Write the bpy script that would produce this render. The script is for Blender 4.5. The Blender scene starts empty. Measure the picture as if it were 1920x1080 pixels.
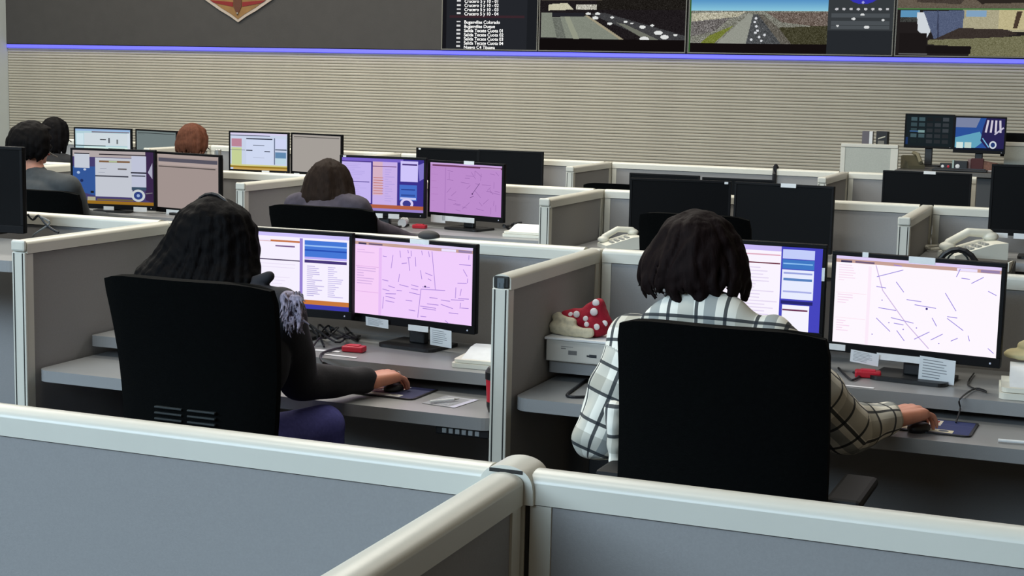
import bpy, bmesh, math, random
import numpy as np
from mathutils import Vector, Matrix, noise
random.seed(7)
PI = math.pi
scene = bpy.context.scene
COL = scene.collection

# ------------------------------------------------------------------ camera
F_PX = 2857.64
YAW, PITCH, ROLL = math.radians(21.408), math.radians(7.6215), math.radians(1.321)
ZP = 1.13                      # top of the low partitions
CAM = Vector((0, 0, 1.73))
_f = Vector((-math.sin(YAW)*math.cos(PITCH), math.cos(YAW)*math.cos(PITCH), -math.sin(PITCH)))
_r0 = Vector((math.cos(YAW), math.sin(YAW), 0)); _u0 = _r0.cross(_f)
_r = math.cos(ROLL)*_r0 + math.sin(ROLL)*_u0
_u = -math.sin(ROLL)*_r0 + math.cos(ROLL)*_u0
cam_d = bpy.data.cameras.new('camera'); cam = bpy.data.objects.new('camera', cam_d); COL.objects.link(cam)
cam.matrix_world = Matrix(((_r.x, _u.x, -_f.x, 0), (_r.y, _u.y, -_f.y, 0), (_r.z, _u.z, -_f.z, CAM.z), (0, 0, 0, 1)))
cam_d.sensor_width = 36; cam_d.lens = F_PX/1920*36; cam_d.clip_start = .05; cam_d.clip_end = 100
scene.camera = cam

def at(px, py, X=None, Y=None, Z=None):
    """a point of the room from a direction and one known plane"""
    d = _f + _r*((px-960)/F_PX) - _u*((py-540)/F_PX)
    if Y is not None: t = Y/d.y
    elif X is not None: t = X/d.x
    else: t = (Z-CAM.z)/d.z
    return CAM + d*t

# ------------------------------------------------------------------ light
vs = scene.view_settings
vs.view_transform = 'Standard'; vs.look = 'None'; vs.gamma = 1; vs.exposure = 0; vs.use_curve_mapping = False
world = bpy.data.worlds.new('World'); scene.world = world; world.use_nodes = True
wb = world.node_tree.nodes['Background']; wb.inputs[0].default_value = (1.0, .78, .50, 1); wb.inputs[1].default_value = .15

def area(name, loc, target, sx, sy, power, color):
    l = bpy.data.lights.new(name, 'AREA'); l.shape = 'RECTANGLE'; l.size = sx; l.size_y = sy; l.energy = power; l.color = color
    o = bpy.data.objects.new(name, l); COL.objects.link(o); o.location = loc
    o.rotation_euler = (Vector(target)-Vector(loc)).to_track_quat('-Z', 'Y').to_euler()
    return o
COOL, WARM = (.62, .815, 1.0), (1.0, .90, .76)
area('window_daylight', (-7.0, -6.2, 5.3), (-3.0, 6.0, .9), 12, 2.2, 1600, COOL)
for i, (x, y, p) in enumerate(((-7.5, 3.5, 110), (-3.0, 3.0, 95), (-9.0, 7.5, 170), (-4.0, 7.0, 165), (-10, 11.0, 220), (-5, 10.5, 215), (-.5, 10.0, 85))):
    area('ceiling_lamp_%d' % i, (x, y, 6.0), (x, y, 0), 2.6, .8, p, (1.0, .95, .85))
for i, (x, p) in enumerate(((-12, 100), (-7.5, 80), (-2.8, 10))):
    area('wall_washer_%d' % i, (x, 14.6, 5.8), (x, 17.5, 1.4), 3.8, .3, p, WARM)

# ------------------------------------------------------------------ materials
def lin(c):
    return tuple(((v/255)/12.92 if v/255 <= .04045 else ((v/255+.055)/1.055)**2.4) for v in c)
MATS = {}
def mat(name, rgb, rough=.6, noise_scale=None, noise_amt=.12, bump=0, bump_scale=None, metal=0, spec=.5):
    if name in MATS: return MATS[name]
    m = bpy.data.materials.new(name); m.use_nodes = True; nt = m.node_tree; b = nt.nodes['Principled BSDF']
    c = lin(rgb)+(1,)
    b.inputs['Base Color'].default_value = c; b.inputs['Roughness'].default_value = rough
    b.inputs['Metallic'].default_value = metal; b.inputs['Specular IOR Level'].default_value = spec
    if noise_scale or bump:
        tc = nt.nodes.new('ShaderNodeTexCoord'); n = nt.nodes.new('ShaderNodeTexNoise')
        n.inputs['Scale'].default_value = noise_scale or bump_scale; n.inputs['Detail'].default_value = 4
        nt.links.new(tc.outputs['Object'], n.inputs['Vector'])
        if noise_scale:
            r = nt.nodes.new('ShaderNodeValToRGB')
            r.color_ramp.elements[0].position = .3; r.color_ramp.elements[1].position = .7
            r.color_ramp.elements[0].color = tuple(v*(1-noise_amt) for v in c[:3])+(1,)
            r.color_ramp.elements[1].color = tuple(min(1, v*(1+noise_amt)) for v in c[:3])+(1,)
            nt.links.new(n.outputs['Fac'], r.inputs['Fac']); nt.links.new(r.outputs['Color'], b.inputs['Base Color'])
        if bump:
            n2 = nt.nodes.new('ShaderNodeTexNoise'); n2.inputs['Scale'].default_value = bump_scale or noise_scale
            nt.links.new(tc.outputs['Object'], n2.inputs['Vector'])
            bp = nt.nodes.new('ShaderNodeBump'); bp.inputs['Strength'].default_value = bump; bp.inputs['Distance'].default_value = .003
            nt.links.new(n2.outputs['Fac'], bp.inputs['Height']); nt.links.new(bp.outputs['Normal'], b.inputs['Normal'])
    MATS[name] = m; return m
M_CAP = mat('painted_trim', (207, 205, 193), .35, 3, .03)
M_FAB = mat('panel_fabric', (141, 140, 139), .95, 220, .035, .12, 600)
M_JOINT = mat('dark_joint', (30, 30, 28), .7)
M_DESK = mat('grey_laminate', (140, 141, 141), .35, 400, .04)
M_DARKM = mat('dark_metal', (34, 34, 36), .5)
M_BLACK = mat('black_plastic', (17, 17, 19), .45, 60, .1)
M_BEZEL = mat('bezel_plastic', (7, 7, 9), .5, spec=.15)
M_OFF = mat('dark_screen_glass', (5, 5, 6), .45, spec=.1)
M_CHAIR = mat('black_chair_fabric', (5, 6, 6), .9, 90, .2, .3, 300, spec=.06)
M_CHAIRP = mat('chair_plastic', (15, 15, 16), .6, spec=.2)
M_VENT = mat('vent_rib', (46, 50, 50), .6, spec=.2)
M_PAPER = mat('white_paper', (226, 228, 228), .8, 30, .04)
M_OFFW = mat('offwhite_plastic', (220, 218, 204), .45, 8, .03)
M_RED = mat('red_plastic', (190, 22, 44), .4)
M_SKIN = mat('skin', (196, 130, 104), .55, 25, .08)
M_SKIN2 = mat('skin_shade', (190, 132, 108), .55, 25, .08)
M_CABLE = mat('black_cable', (16, 17, 22), .5)
M_CHROME = mat('steel', (190, 190, 186), .3, metal=.8)

def attr_mat(name, strength=None, rough=.7):
    m = bpy.data.materials.new(name); m.use_nodes = True; nt = m.node_tree
    a = nt.nodes.new('ShaderNodeAttribute'); a.attribute_name = 'Col'
    if strength is None:
        b = nt.nodes['Principled BSDF']; b.inputs['Roughness'].default_value = rough
        nt.links.new(a.outputs['Color'], b.inputs['Base Color'])
    else:
        nt.nodes.remove(nt.nodes['Principled BSDF']); e = nt.nodes.new('ShaderNodeEmission'); e.inputs['Strength'].default_value = strength
        nt.links.new(a.outputs['Color'], e.inputs['Color']); nt.links.new(e.outputs[0], nt.nodes['Material Output'].inputs['Surface'])
    return m
M_LIT = attr_mat('lit_screen', 1.0)
M_PRINT = attr_mat('printed_paper')

# ------------------------------------------------------------------ mesh helpers
class MB:
    def __init__(self): self.bm = bmesh.new()
    def box(self, x0, x1, y0, y1, z0, z1, bevel=0, seg=2):
        g = bmesh.ops.create_cube(self.bm, size=1); v = g['verts']
        for q in v: q.co = Vector(((x0+x1)/2+q.co.x*(x1-x0), (y0+y1)/2+q.co.y*(y1-y0), (z0+z1)/2+q.co.z*(z1-z0)))
        if bevel:
            es = list({e for q in v for e in q.link_edges})
            bmesh.ops.bevel(self.bm, geom=es, offset=bevel, segments=seg, profile=.5, affect='EDGES')
        return self
    def prism(self, pts, axis, a, b):
        """closed 2D outline pts extruded along axis (0 x,1 y,2 z) from a to b"""
        def co(p, t):
            if axis == 0: return (t, p[0], p[1])
            if axis == 1: return (p[0], t, p[1])
            return (p[0], p[1], t)
        A = [self.bm.verts.new(co(p, a)) for p in pts]; B = [self.bm.verts.new(co(p, b)) for p in pts]
        n = len(pts)
        for i in range(n): self.bm.faces.new((A[i], A[(i+1) % n], B[(i+1) % n], B[i]))
        self.bm.faces.new(A[::-1]); self.bm.faces.new(B)
        bmesh.ops.recalc_face_normals(self.bm, faces=self.bm.faces[:]); return self
    def loft(self, rings, cap=True):
        R = [[self.bm.verts.new(p) for p in r] for r in rings]; n = len(R[0])
        for a, b in zip(R, R[1:]):
            for i in range(n): self.bm.faces.new((a[i], a[(i+1) % n], b[(i+1) % n], b[i]))
        if cap: self.bm.faces.new(R[0][::-1]); self.bm.faces.new(R[-1])
        bmesh.ops.recalc_face_normals(self.bm, faces=self.bm.faces[:]); return self
    def lathe(self, prof, c=(0, 0, 0), n=24):
        return self.loft([[(c[0]+r*math.cos(2*PI*i/n), c[1]+r*math.sin(2*PI*i/n), c[2]+z) for i in range(n)] for r, z in prof])
    def tube(self, pts, r, n=8):
        pts = [Vector(p) for p in pts]; rings = []
        up = Vector((0, 0, 1))
        for i, p in enumerate(pts):
            d = (pts[min(i+1, len(pts)-1)]-pts[max(i-1, 0)]).normalized()
            s = d.cross(up)
            if s.length < .05: s = d.cross(Vector((1, 0, 0)))
            s.normalize(); t = s.cross(d); rr = r[i] if isinstance(r, (list, tuple)) else r
            rings.append([p+s*(rr*math.cos(2*PI*k/n))+t*(rr*math.sin(2*PI*k/n)) for k in range(n)])
        return self.loft(rings)
    def ball(self, c, rx, ry=None, rz=None, seg=16):
        g = bmesh.ops.create_uvsphere(self.bm, u_segments=seg, v_segments=seg//2+2, radius=1)
        for v in g['verts']: v.co = Vector((c[0]+v.co.x*rx, c[1]+v.co.y*(ry or rx), c[2]+v.co.z*(rz or rx)))
        return self
    def rot(self, m):
        bmesh.ops.transform(self.bm, matrix=m, verts=self.bm.verts[:]); return self
    def obj(self, name, m, parent=None, loc=(0, 0, 0), rot=(0, 0, 0), smooth=False):
        me = bpy.data.meshes.new(name); self.bm.to_mesh(me); self.bm.free()
        if smooth:
            me.polygons.foreach_set('use_smooth', [True]*len(me.polygons)); me.set_sharp_from_angle(angle=math.radians(38))
        me.materials.append(m); return link(name, me, parent, loc, rot)
def link(name, me, parent=None, loc=(0, 0, 0), rot=(0, 0, 0)):
    o = bpy.data.objects.new(name, me); COL.objects.link(o); o.location = loc; o.rotation_euler = rot
    if parent: o.parent = parent
    return o
def tag(o, label, cat, group=None):
    o['label'] = label; o['category'] = cat
    if group: o['group'] = group
    return o
def thing(name, label, cat, loc=(0, 0, 0), rz=0, group=None):
    o = bpy.data.objects.new(name, None); COL.objects.link(o); o.location = loc; o.rotation_euler = (0, 0, rz); o.empty_display_size = .1
    return tag(o, label, cat, group)
def struct(o): o['kind'] = 'structure'; return o

def mosaic(name, parent, w, h, items, m, loc=(0, 0, 0), rot=(0, 0, 0), step=.00004):
    """flat print: coloured pieces on a w x h sheet in the XZ plane, facing -Y, (0,0) top left"""
    V, Fc, C = [], [], []
    def poly(pts, col, k):
        i = len(V)
        for u, v in pts: V.append(((u-.5)*w, -k*step, (.5-v)*h))
        Fc.append(tuple(range(i, i+len(pts)))); C.append(lin(col)+(1,))
    for k, it in enumerate(items):
        t = it[0]
        if t == 'r': _, a, b, c, d, col = it; poly(((a, b), (a, d), (c, d), (c, b)), col, k)
        elif t == 'l':
            _, a, b, c, d, wd, col = it; dx, dy = (c-a)*w, (d-b)*h; L = math.hypot(dx, dy) or 1
            nx, ny = -dy/L*wd/2/w, dx/L*wd/2/h
            q = [(a+nx, b+ny), (c+nx, d+ny), (c-nx, d-ny), (a-nx, b-ny)]
            poly(q, col, k)
        elif t == 'e': _, a, b, ru, rv, col = it; poly([(a+ru*math.cos(-s*PI/10), b+rv*math.sin(-s*PI/10)) for s in range(20)], col, k)
        elif t == 'p': poly(it[1], it[2], k)
    me = bpy.data.meshes.new(name); me.from_pydata(V, [], Fc)
    at_ = me.color_attributes.new('Col', 'FLOAT_COLOR', 'CORNER')
    cols = []
    for f, c in zip(me.polygons, C): cols += list(c)*f.loop_total
    at_.data.foreach_set('color', cols)
    # make every piece face -Y
    bm = bmesh.new(); bm.from_mesh(me)
    for f in bm.faces:
        f.normal_update()
        if f.normal.y > 0: f.normal_flip()
    bm.to_mesh(me); bm.free()
    me.materials.append(m); return link(name, me, parent, loc, rot)

def raster(name, parent, w, h, img, m, loc=(0, 0, 0)):
    """a picture shown on a display: one small face for each picture element, facing -Y"""
    H, W = img.shape[:2]
    xs = (np.arange(W+1)/W-.5)*w; zs = (.5-np.arange(H+1)/H)*h
    V = np.zeros(((H+1)*(W+1), 3)); V[:, 0] = np.tile(xs, H+1); V[:, 2] = np.repeat(zs, W+1)
    i = (np.arange(H)[:, None]*(W+1)+np.arange(W)[None]).ravel()
    Fc = np.stack([i, i+W+1, i+W+2, i+1], 1)
    me = bpy.data.meshes.new(name); me.from_pydata(V.tolist(), [], Fc.tolist())
    c = np.clip(img.reshape(-1, 3)/255, 0, 1); c = np.where(c <= .04045, c/12.92, ((c+.055)/1.055)**2.4)
    c = np.concatenate([c, np.ones((len(c), 1))], 1); c = np.repeat(c, 4, 0)
    a = me.color_attributes.new('Col', 'FLOAT_COLOR', 'CORNER'); a.data.foreach_set('color', c.astype(np.float32).ravel())
    me.materials.append(m); return link(name, me, parent, loc)

# ------------------------------------------------------------------ the room
YW = 17.5
o = MB().box(-14.6, 4, -7, YW+.3, -.1, 0).obj('floor', mat('floor_carpet', (30, 30, 33), .95, 40, .2)); struct(o)
XL, XR, Z_LED = -14.53, 3.0, 2.10
wall = MB().box(XL, XR, YW, YW+.2, 0, Z_LED-.02).obj('wall_back', mat('wall_groove_paint', (132, 122, 106), .8)); struct(wall)
M_SLAT = mat('beige_slat', (190, 184, 168), .65, 2.5, .05)
PITCHZ = .0365
sl = MB(); hh = PITCHZ*.86
sl.prism([(.001, -hh/2), (-.007, -hh/2+.003), (-.011, -hh*.1), (-.011, hh*.3), (-.006, hh/2), (.001, hh/2)], 0, XL+.01, XR-.01)
s0 = sl.obj('slat', M_SLAT, wall, (0, YW, Z_LED-.02-PITCHZ/2))
for k in range(1, 56):
    s = s0.copy(); COL.objects.link(s); s.location.z = Z_LED-.02-PITCHZ*(k+.5)
up = MB().box(XL, XR, YW-.03, YW+.2, Z_LED+.031, 6.2).obj('wall_back_upper', mat('dark_grey_panel', (68, 66, 64), .75, 6, .05, .2, 90)); struct(up)
o = MB().box(XL-.2, XL, -7, YW+.3, 0, 6.2).obj('wall_left', mat('pale_wall', (196, 204, 202), .8, 2, .03)); struct(o)
o = MB().box(XL, 4, -7, YW+.2, 6.2, 6.3).obj('ceiling', mat('ceiling_white', (215, 212, 205), .9, 3, .03)); struct(o)
m = bpy.data.materials.new('blue_led'); m.use_nodes = True
b = m.node_tree.nodes['Principled BSDF']; b.inputs['Base Color'].default_value = (.1, .1, .4, 1)
b.inputs['Emission Color'].default_value = lin((92, 92, 255))+(1,); b.inputs['Emission Strength'].default_value = 1.25
led = thing('led_strip', 'glowing blue light strip running along the back wall under the screens', 'light strip', (0, YW-.03, Z_LED))
MB().box(XL+.02, XR, -.02, .02, -.026, .021, .006).obj('diffuser', m, led)
MB().box(XL+.02, XR, -.016, .03, .0215, .030).obj('channel', M_BEZEL, led)

# ------------------------------------------------------------------ video wall
def px_at(x): return at(x, 60, Y=YW-.05).x
def zz(y, x=1290): return at(x, y, Y=YW-.05).z
rng = np.random.default_rng(3)
def canvas(x0, x1, y0, y1, k=.8):
    W, H = int((x1-x0)*k), int((y1-y0)*k)
    yy, xx = np.mgrid[0:H, 0:W]
    return np.zeros((H, W, 3)), x0+(xx+.5)/k, y0+(yy+.5)/k
def inpoly(X, Y, P):
    ins = np.zeros(X.shape, bool); n = len(P)
    for i in range(n):
        (x1, y1), (x2, y2) = P[i], P[(i+1) % n]
        if y1 == y2: continue
        c = ((y1 > Y) != (y2 > Y)) & (X < (x2-x1)*(Y-y1)/(y2-y1)+x1); ins ^= c
    return ins
def put(I, X, Y, P, col, nz=0):
    mk = inpoly(X, Y, P); v = np.array(col, float)+np.zeros(I.shape)
    if nz: v = v+rng.normal(0, nz, I.shape[:2])[..., None]
    I[mk] = v[mk]
def rectp(a, b, c, d): return [(a, b), (c, b), (c, d), (a, d)]
def ell(I, X, Y, x, y, rx, ry, col): I[((X-x)/rx)**2+((Y-y)/ry)**2 < 1] = col
YT = -80
def display(x0, x1, label, img, name='video_wall_display'):
    a, b = px_at(x0)+.006, px_at(x1)-.006; z0 = Z_LED+.032; z1 = z0+(110-YT)*.0061
    t = thing(name, label, 'display', ((a+b)/2, YW-.03, z0), 0, 'video wall displays')
    w, h = b-a, z1-z0
    f = MB()
    f.box(-w/2, w/2, -.035, 0, 0, h)
    f.obj('housing', M_BEZEL, t)
    e = MB(); e.box(-w/2, -w/2+.012, -.040, -.0352, 0, h); e.box(w/2-.012, w/2, -.040, -.0352, 0, h); e.box(-w/2+.012, w/2-.012, -.04, -.0352, 0, .012)
    e.obj('bezel', mat('display_edge', (120, 118, 108), .5), t)
    raster('screen', t, w-.026, h-.014, img, M_LIT, (0, -.037, h/2+.006))
    return t
# list display
I, X, Y = canvas(828, 1010, YT, 110)
I[:] = (36, 38, 43); put(I, X, Y, rectp(828, YT, 836, 113), (22, 22, 26)); put(I, X, Y, rectp(990, YT, 1010, 113), (28, 30, 34))
put(I, X, Y, rectp(842, 43, 985, 47), (58, 38, 44))
for k in range(20):
    yy_ = 105-8.3*k
    if abs(yy_-46) > 3: put(I, X, Y, rectp(855, yy_-2, 863, yy_+1.4), (214, 214, 214))
t = display(828, 1010, 'leftmost wall display showing a white text list on dark grey', I)
fnt = mat('lettering_glow', (235, 235, 235)); fnt.node_tree.nodes['Principled BSDF'].inputs['Emission Color'].default_value = (.75, .75, .75, 1); fnt.node_tree.nodes['Principled BSDF'].inputs['Emission Strength'].default_value = .8
for k, s in enumerate(['Nuevo C4 Tijuana', 'Salida Tecate Cuota 04', 'Salida Tecate Cuota 03', 'Salida Tecate Cuota 02', 'Salida Tecate Cuota 01', 'Buganvilias Duque', 'Buganvilias Colorado', '', 'Crucero 5 y 10 - 04', 'Crucero 5 y 10 - 03', 'Crucero 5 y 10 - 02', 'Crucero 5 y 10 - 01']):
    if not s: continue
    c = bpy.data.curves.new('lettering', 'FONT'); c.body = s; c.size = .056; c.offset = .0004
    tmp = bpy.data.objects.new('tmp', c); COL.objects.link(tmp); bpy.context.view_layer.update()
    me = bpy.data.meshes.new_from_object(tmp.evaluated_get(bpy.context.evaluated_depsgraph_get())); bpy.data.objects.remove(tmp)
    me.materials.clear(); me.materials.append(fnt)
    p = Vector((px_at(871), YW-.069, Z_LED+.032+(110-(105-8.3*k)-2.5)*.0061))
    link('lettering', me, t, p-t.location, (PI/2, 0, 0))['kind'] = 'stuff'
# traffic display
I, X, Y = canvas(1010, 1288, YT, 110)
I[:] = np.array((30, 26, 28))+rng.normal(0, 5, I.shape[:2])[..., None]
put(I, X, Y, rectp(1010, YT, 1288, -55), (14, 14, 16))
put(I, X, Y, rectp(1120, -40, 1288, 30), (30, 27, 24), 7)
put(I, X, Y, [(1012, 36), (1034, 36), (1034, 45), (1085, 43), (1100, 42), (1172, 88), (1012, 85)], (128, 133, 121), 4)
put(I, X, Y, [(1034, 46), (1050, 46), (1062, 86), (1044, 86)], (104, 108, 100), 8); put(I, X, Y, [(1058, 44), (1068, 44), (1088, 87), (1076, 87)], (146, 150, 132))
put(I, X, Y, rectp(1034, 36, 1096, 44), (34, 34, 40)); put(I, X, Y, [(1027, 20), (1062, 17), (1076, 30), (1026, 32)], (196, 192, 166), 8)
put(I, X, Y, rectp(1080, 20, 1120, 30), (182, 180, 168), 30); put(I, X, Y, rectp(1030, 0, 1050, 9), (206, 204, 196), 10); put(I, X, Y, rectp(1012, 10, 1130, 13), (74, 68, 60))
put(I, X, Y, [(1098, 42), (1103, 41), (1174, 88), (1166, 88)], (158, 150, 126))
put(I, X, Y, [(1106, 38), (1135, 36), (1290, 80), (1290, 92), (1230, 90)], (62, 62, 64), 6)
put(I, X, Y, [(1158, 55), (1175, 58), (1240, 88), (1215, 88)], (110, 112, 102)); 
for cx, cy, r in ((1104, 38, 5), (1122, 38, 5), (1118, 46, 6), (1150, 45, 4), (1146, 57, 5), (1176, 53, 4), (1188, 56, 3), (1208, 63, 6), (1226, 60, 4), (1238, 74, 8), (1250, 82, 8), (1212, 86, 9), (1270, 78, 4), (1062, -6, 5), (1240, -30, 5), (1100, -20, 5)):
    ell(I, X, Y, cx, cy, r, r*.5, (222, 224, 222))
put(I, X, Y, rectp(1010, 88, 1290, 113), (17, 13, 13))
display(1010, 1288, 'wall display showing a dim road camera view with white cars in traffic', I)
# highway display with control pane
I, X, Y = canvas(1290, 1677, YT, 110)
I[:] = (12, 10, 12)
sky = Y < 33; I[sky] = np.stack([58+2.6*np.clip(Y, 5, 33), 118+2.6*np.clip(Y, 5, 33), 182+1.2*np.clip(Y, 5, 33)], 2)[sky]
land = (Y >= 31); nz = rng.normal(0, 22, I.shape[:2])[..., None]
I[land] = (np.array((122, 122, 112))+nz)[land]
put(I, X, Y, [(1294, 36), (1400, 33), (1385, 42), (1294, 52)], (176, 172, 152), 26); put(I, X, Y, [(1294, 52), (1370, 44), (1340, 70), (1294, 80)], (104, 100, 98), 26)
put(I, X, Y, [(1440, 34), (1556, 33), (1556, 62), (1470, 52)], (104, 92, 84), 22)
put(I, X, Y, [(1378, 58), (1340, 93), (1312, 93), (1330, 78)], (112, 120, 52), 10)
put(I, X, Y, [(1404, 38), (1414, 38), (1402, 93), (1345, 93)], (146, 148, 138), 4); put(I, X, Y, [(1414, 38), (1424, 38), (1470, 93), (1402, 93)], (74, 76, 78), 14)
put(I, X, Y, [(1424, 38), (1434, 38), (1500, 93), (1470, 93)], (96, 92, 84), 16)
put(I, X, Y, [(1464, 62), (1556, 58), (1556, 93), (1490, 93)], (64, 62, 44), 12)
for cx, cy in ((1418, 52), (1421, 60), (1424, 68), (1420, 72), (1428, 80), (1432, 87), (1412, 85), (1420, 45), (1438, 76)): ell(I, X, Y, cx, cy, 2.6, 2.2, (214, 216, 220))
put(I, X, Y, rectp(1290, YT, 1556, 5), (20, 16, 20)); put(I, X, Y, rectp(1290, 93, 1556, 113), (20, 15, 15)); put(I, X, Y, rectp(1290, YT, 1292.5, 113), (56, 96, 50))
put(I, X, Y, rectp(1556, YT, 1677, 113), (54, 58, 61)); put(I, X, Y, rectp(1556, 66, 1677, 113), (38, 41, 45))
ell(I, X, Y, 1620, -4, 31, 22, (52, 52, 176)); ell(I, X, Y, 1620, 5, 7, 1.6, (150, 150, 220)); ell(I, X, Y, 1598, 1, 3, 2, (160, 160, 225)); ell(I, X, Y, 1645, 1, 3, 2, (160, 160, 225)); ell(I, X, Y, 1620, 15, 3, 2, (160, 160, 225))
for k in range(8): ell(I, X, Y, 1572+13.3*k, 27, 3, 2.4, (196, 196, 200))
for y_ in (38, 52, 60): put(I, X, Y, rectp(1562, y_-3, 1670, y_+4), (74, 79, 83))
for x_, y_, r in ((1604, 45, 4), (1658, 47, 3), (1629, 60, 5), (1575, 58, 3), (1620, 37, 4)): ell(I, X, Y, x_, y_, r, r*.55, (214, 216, 216))
display(1290, 1677, 'wall display showing a busy straight highway under blue sky beside a grey control pane', I)
# two stacked feeds
I, X, Y = canvas(1678, 1960, YT, 110)
I[:] = np.array((98, 88, 76))+rng.normal(0, 6, I.shape[:2])[..., None]
put(I, X, Y, [(1720, YT), (1880, YT), (1800, 18), (1715, 14)], (66, 58, 52), 6); put(I, X, Y, [(1830, 10), (1960, 4), (1960, 14), (1840, 17)], (44, 38, 34))
put(I, X, Y, rectp(1678, 24.5, 1960, 27), (70, 120, 66)); put(I, X, Y, rectp(1678, 27, 1960, 113), (34, 30, 30))
put(I, X, Y, rectp(1684, 29, 1722, 43), (92, 146, 184)); put(I, X, Y, rectp(1684, 41, 1718, 50), (60, 62, 60), 14)
put(I, X, Y, rectp(1806, 28, 1960, 66), (166, 160, 132), 7); put(I, X, Y, rectp(1812, 29, 1850, 40), (128, 160, 190)); put(I, X, Y, rectp(1874, 28, 1960, 62), (186, 176, 136), 5)
put(I, X, Y, [(1908, 30), (1918, 30), (1910, 60), (1902, 60)], (70, 56, 46))
put(I, X, Y, [(1728, 30), (1808, 29), (1806, 78), (1752, 80)], (82, 92, 118), 6); put(I, X, Y, [(1756, 29), (1758, 29), (1762, 79), (1758, 79)], (58, 64, 86))
put(I, X, Y, [(1716, 32), (1730, 32), (1745, 66), (1738, 78), (1720, 66)], (206, 212, 218))
put(I, X, Y, [(1800, 60), (1890, 62), (1912, 70), (1880, 76), (1745, 84)], (56, 48, 44), 4)
put(I, X, Y, [(1740, 82), (1880, 76), (1960, 70), (1960, 110), (1820, 110), (1826, 94), (1740, 90)], (112, 110, 82), 10)
put(I, X, Y, rectp(1684, 70, 1738, 106), (28, 24, 24)); put(I, X, Y, rectp(1738, 92, 1824, 106), (24, 20, 20)); put(I, X, Y, rectp(1684, 106, 1740, 109), (90, 90, 90))
display(1678, 1960, 'rightmost wall display with two stacked yard camera views', I)
# emblem
t = thing('wall_emblem', 'gold and red shield emblem mounted on the dark grey wall', 'emblem', (at(447, 20, Y=YW-.05).x, YW-.03, zz(42, 447)))
w_ = .56
out = [(0, 0), (.12, .07), (.30, .155), (.47, .25), (.56, .30), (.60, .36), (.58, .9), (.3, 1.15), (0, 1.2)]
out = [(x*w_/.6, z) for x, z in out]; full = out+[(-x, z) for x, z in out[-2:0:-1]]
MB().prism(full, 1, -.03, 0).obj('rim', mat('emblem_rim', (186, 172, 158), .4), t)
sc = [(x*.92, .04+z*.95) for x, z in full]; MB().prism(sc, 1, -.036, -.03).obj('face', mat('emblem_gold', (140, 104, 58), .5, 6, .2), t)
r_ = MB()
for s in (-1, 1):
    for z0 in (.20, .30, .42, .56): r_.prism([(s*.07, z0), (s*.36, z0+.05), (s*.42, z0+.085), (s*.07, z0+.06)], 1, -.042, -.036)
r_.obj('red_feather', mat('emblem_red', (130, 26, 26), .5), t)
MB().prism([(0, .09), (.06, .2), (.075, .8), (-.075, .8), (-.06, .2)], 1, -.046, -.036).obj('dark_stem', mat('emblem_brown', (92, 52, 34), .5), t)
MB().ball((0, -.045, .115), .014).obj('rivet', M_CHROME, t)

# ------------------------------------------------------------------ partitions
def cap_profile(w=.062, h=.05, z1=ZP):
    z0 = z1-h; P = [(-w/2, z0), (-w/2, z1-.016)]
    for k in range(13): a = PI-PI*k/12; P.append((math.cos(a)*w/2, z1-.016+.016*math.sin(a)))
    P.append((w/2, z0)); return P
def panel_parts(t, L, top=ZP, frame=.035):
    """a fabric panel of length L along local x, centred, with trim"""
    MB().box(-L/2+frame, L/2-frame, -.024, .024, .12, top-.053).obj('fabric_panel', M_FAB, t)
    MB().prism(cap_profile(z1=top), 0, -L/2, L/2)  .obj('top_cap', M_CAP, t, smooth=True)
    for s in (-1, 1): MB().box(s*L/2-(frame if s > 0 else 0), s*L/2+(frame if s < 0 else 0), -.028, .028, .02, top-.052).obj('frame_post', M_CAP, t)
    MB().box(-L/2+frame, L/2-frame, -.028, .028, .02, .118).obj('base_rail', M_CAP, t)
def row_panel(x0, x1, y, label, group):
    t = thing('partition_panel', label, 'partition', ((x0+x1)/2, y, 0), 0, group); panel_parts(t, x1-x0-.075); return t
def side_panel(x, y, label, group, L=.90, clip=False, junction=True):
    # runs from y-.035 toward the viewer
    t = thing('side_partition', label, 'partition', (x, y-.036-L/2, 0), PI/2, group); panel_parts(t, L)
    # end post: local -x end is nearest the viewer
    e = MB(); e.box(-L/2-.012, -L/2, -.029, .029, .02, ZP-.045, .003); p = e.obj('end_post', M_CAP, t)
    for s in (-1, 1): MB().box(-L/2-.0135, -L/2-.011, s*.019-.002, s*.019+.002, .03, ZP-.048).obj('groove', M_JOINT, p)
    if clip:
        MB().box(-L/2-.006, -L/2, -.026, .026, ZP-.044, ZP-.006, .004).obj('open_cap_clip', M_JOINT, t)
        c = MB(); c.box(-L/2-.010, -L/2-.006, -.012, .012, ZP-.044, ZP-.012); c.box(-L/2-.012, -L/2-.010, -.010, -.003, ZP-.040, ZP-.026); c.box(-L/2-.012, -L/2-.010, .003, .010, ZP-.040, ZP-.026)
        c.obj('clip_insert', mat('clip_grey', (84, 92, 96), .5), t)
    else: MB().box(-L/2-.016, -L/2, -.031, .031, ZP-.042, ZP, .008).obj('end_cap', M_CAP, t)
    if junction:
        j = MB().box(L/2+.004, L/2+.068, -.030, .030, .02, ZP-.004, .006).obj('junction_post', M_CAP, t)
        MB().box(L/2+.001, L/2+.004, -.026, .026, .02, ZP-.02).obj('joint_gap', M_JOINT, t)
    return t
P_ = 1.88
YA, YB, YC, YD, YE = 2.20, 5.40, 8.56, 11.73, 14.9
XA = [-2.73, -.85, 1.03]
XB = [-5.55, -3.67, -1.785, .10]
XC = [-8.44, -6.56, -4.685, -2.81, -.935, .94]
XD = [-9.42, -7.54, -5.66, -3.785, -1.905, -.90]
GA, GB, GC, GD = ['partitions of the %s desk row' % s for s in ('nearest', 'second', 'third', 'fourth')]
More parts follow.
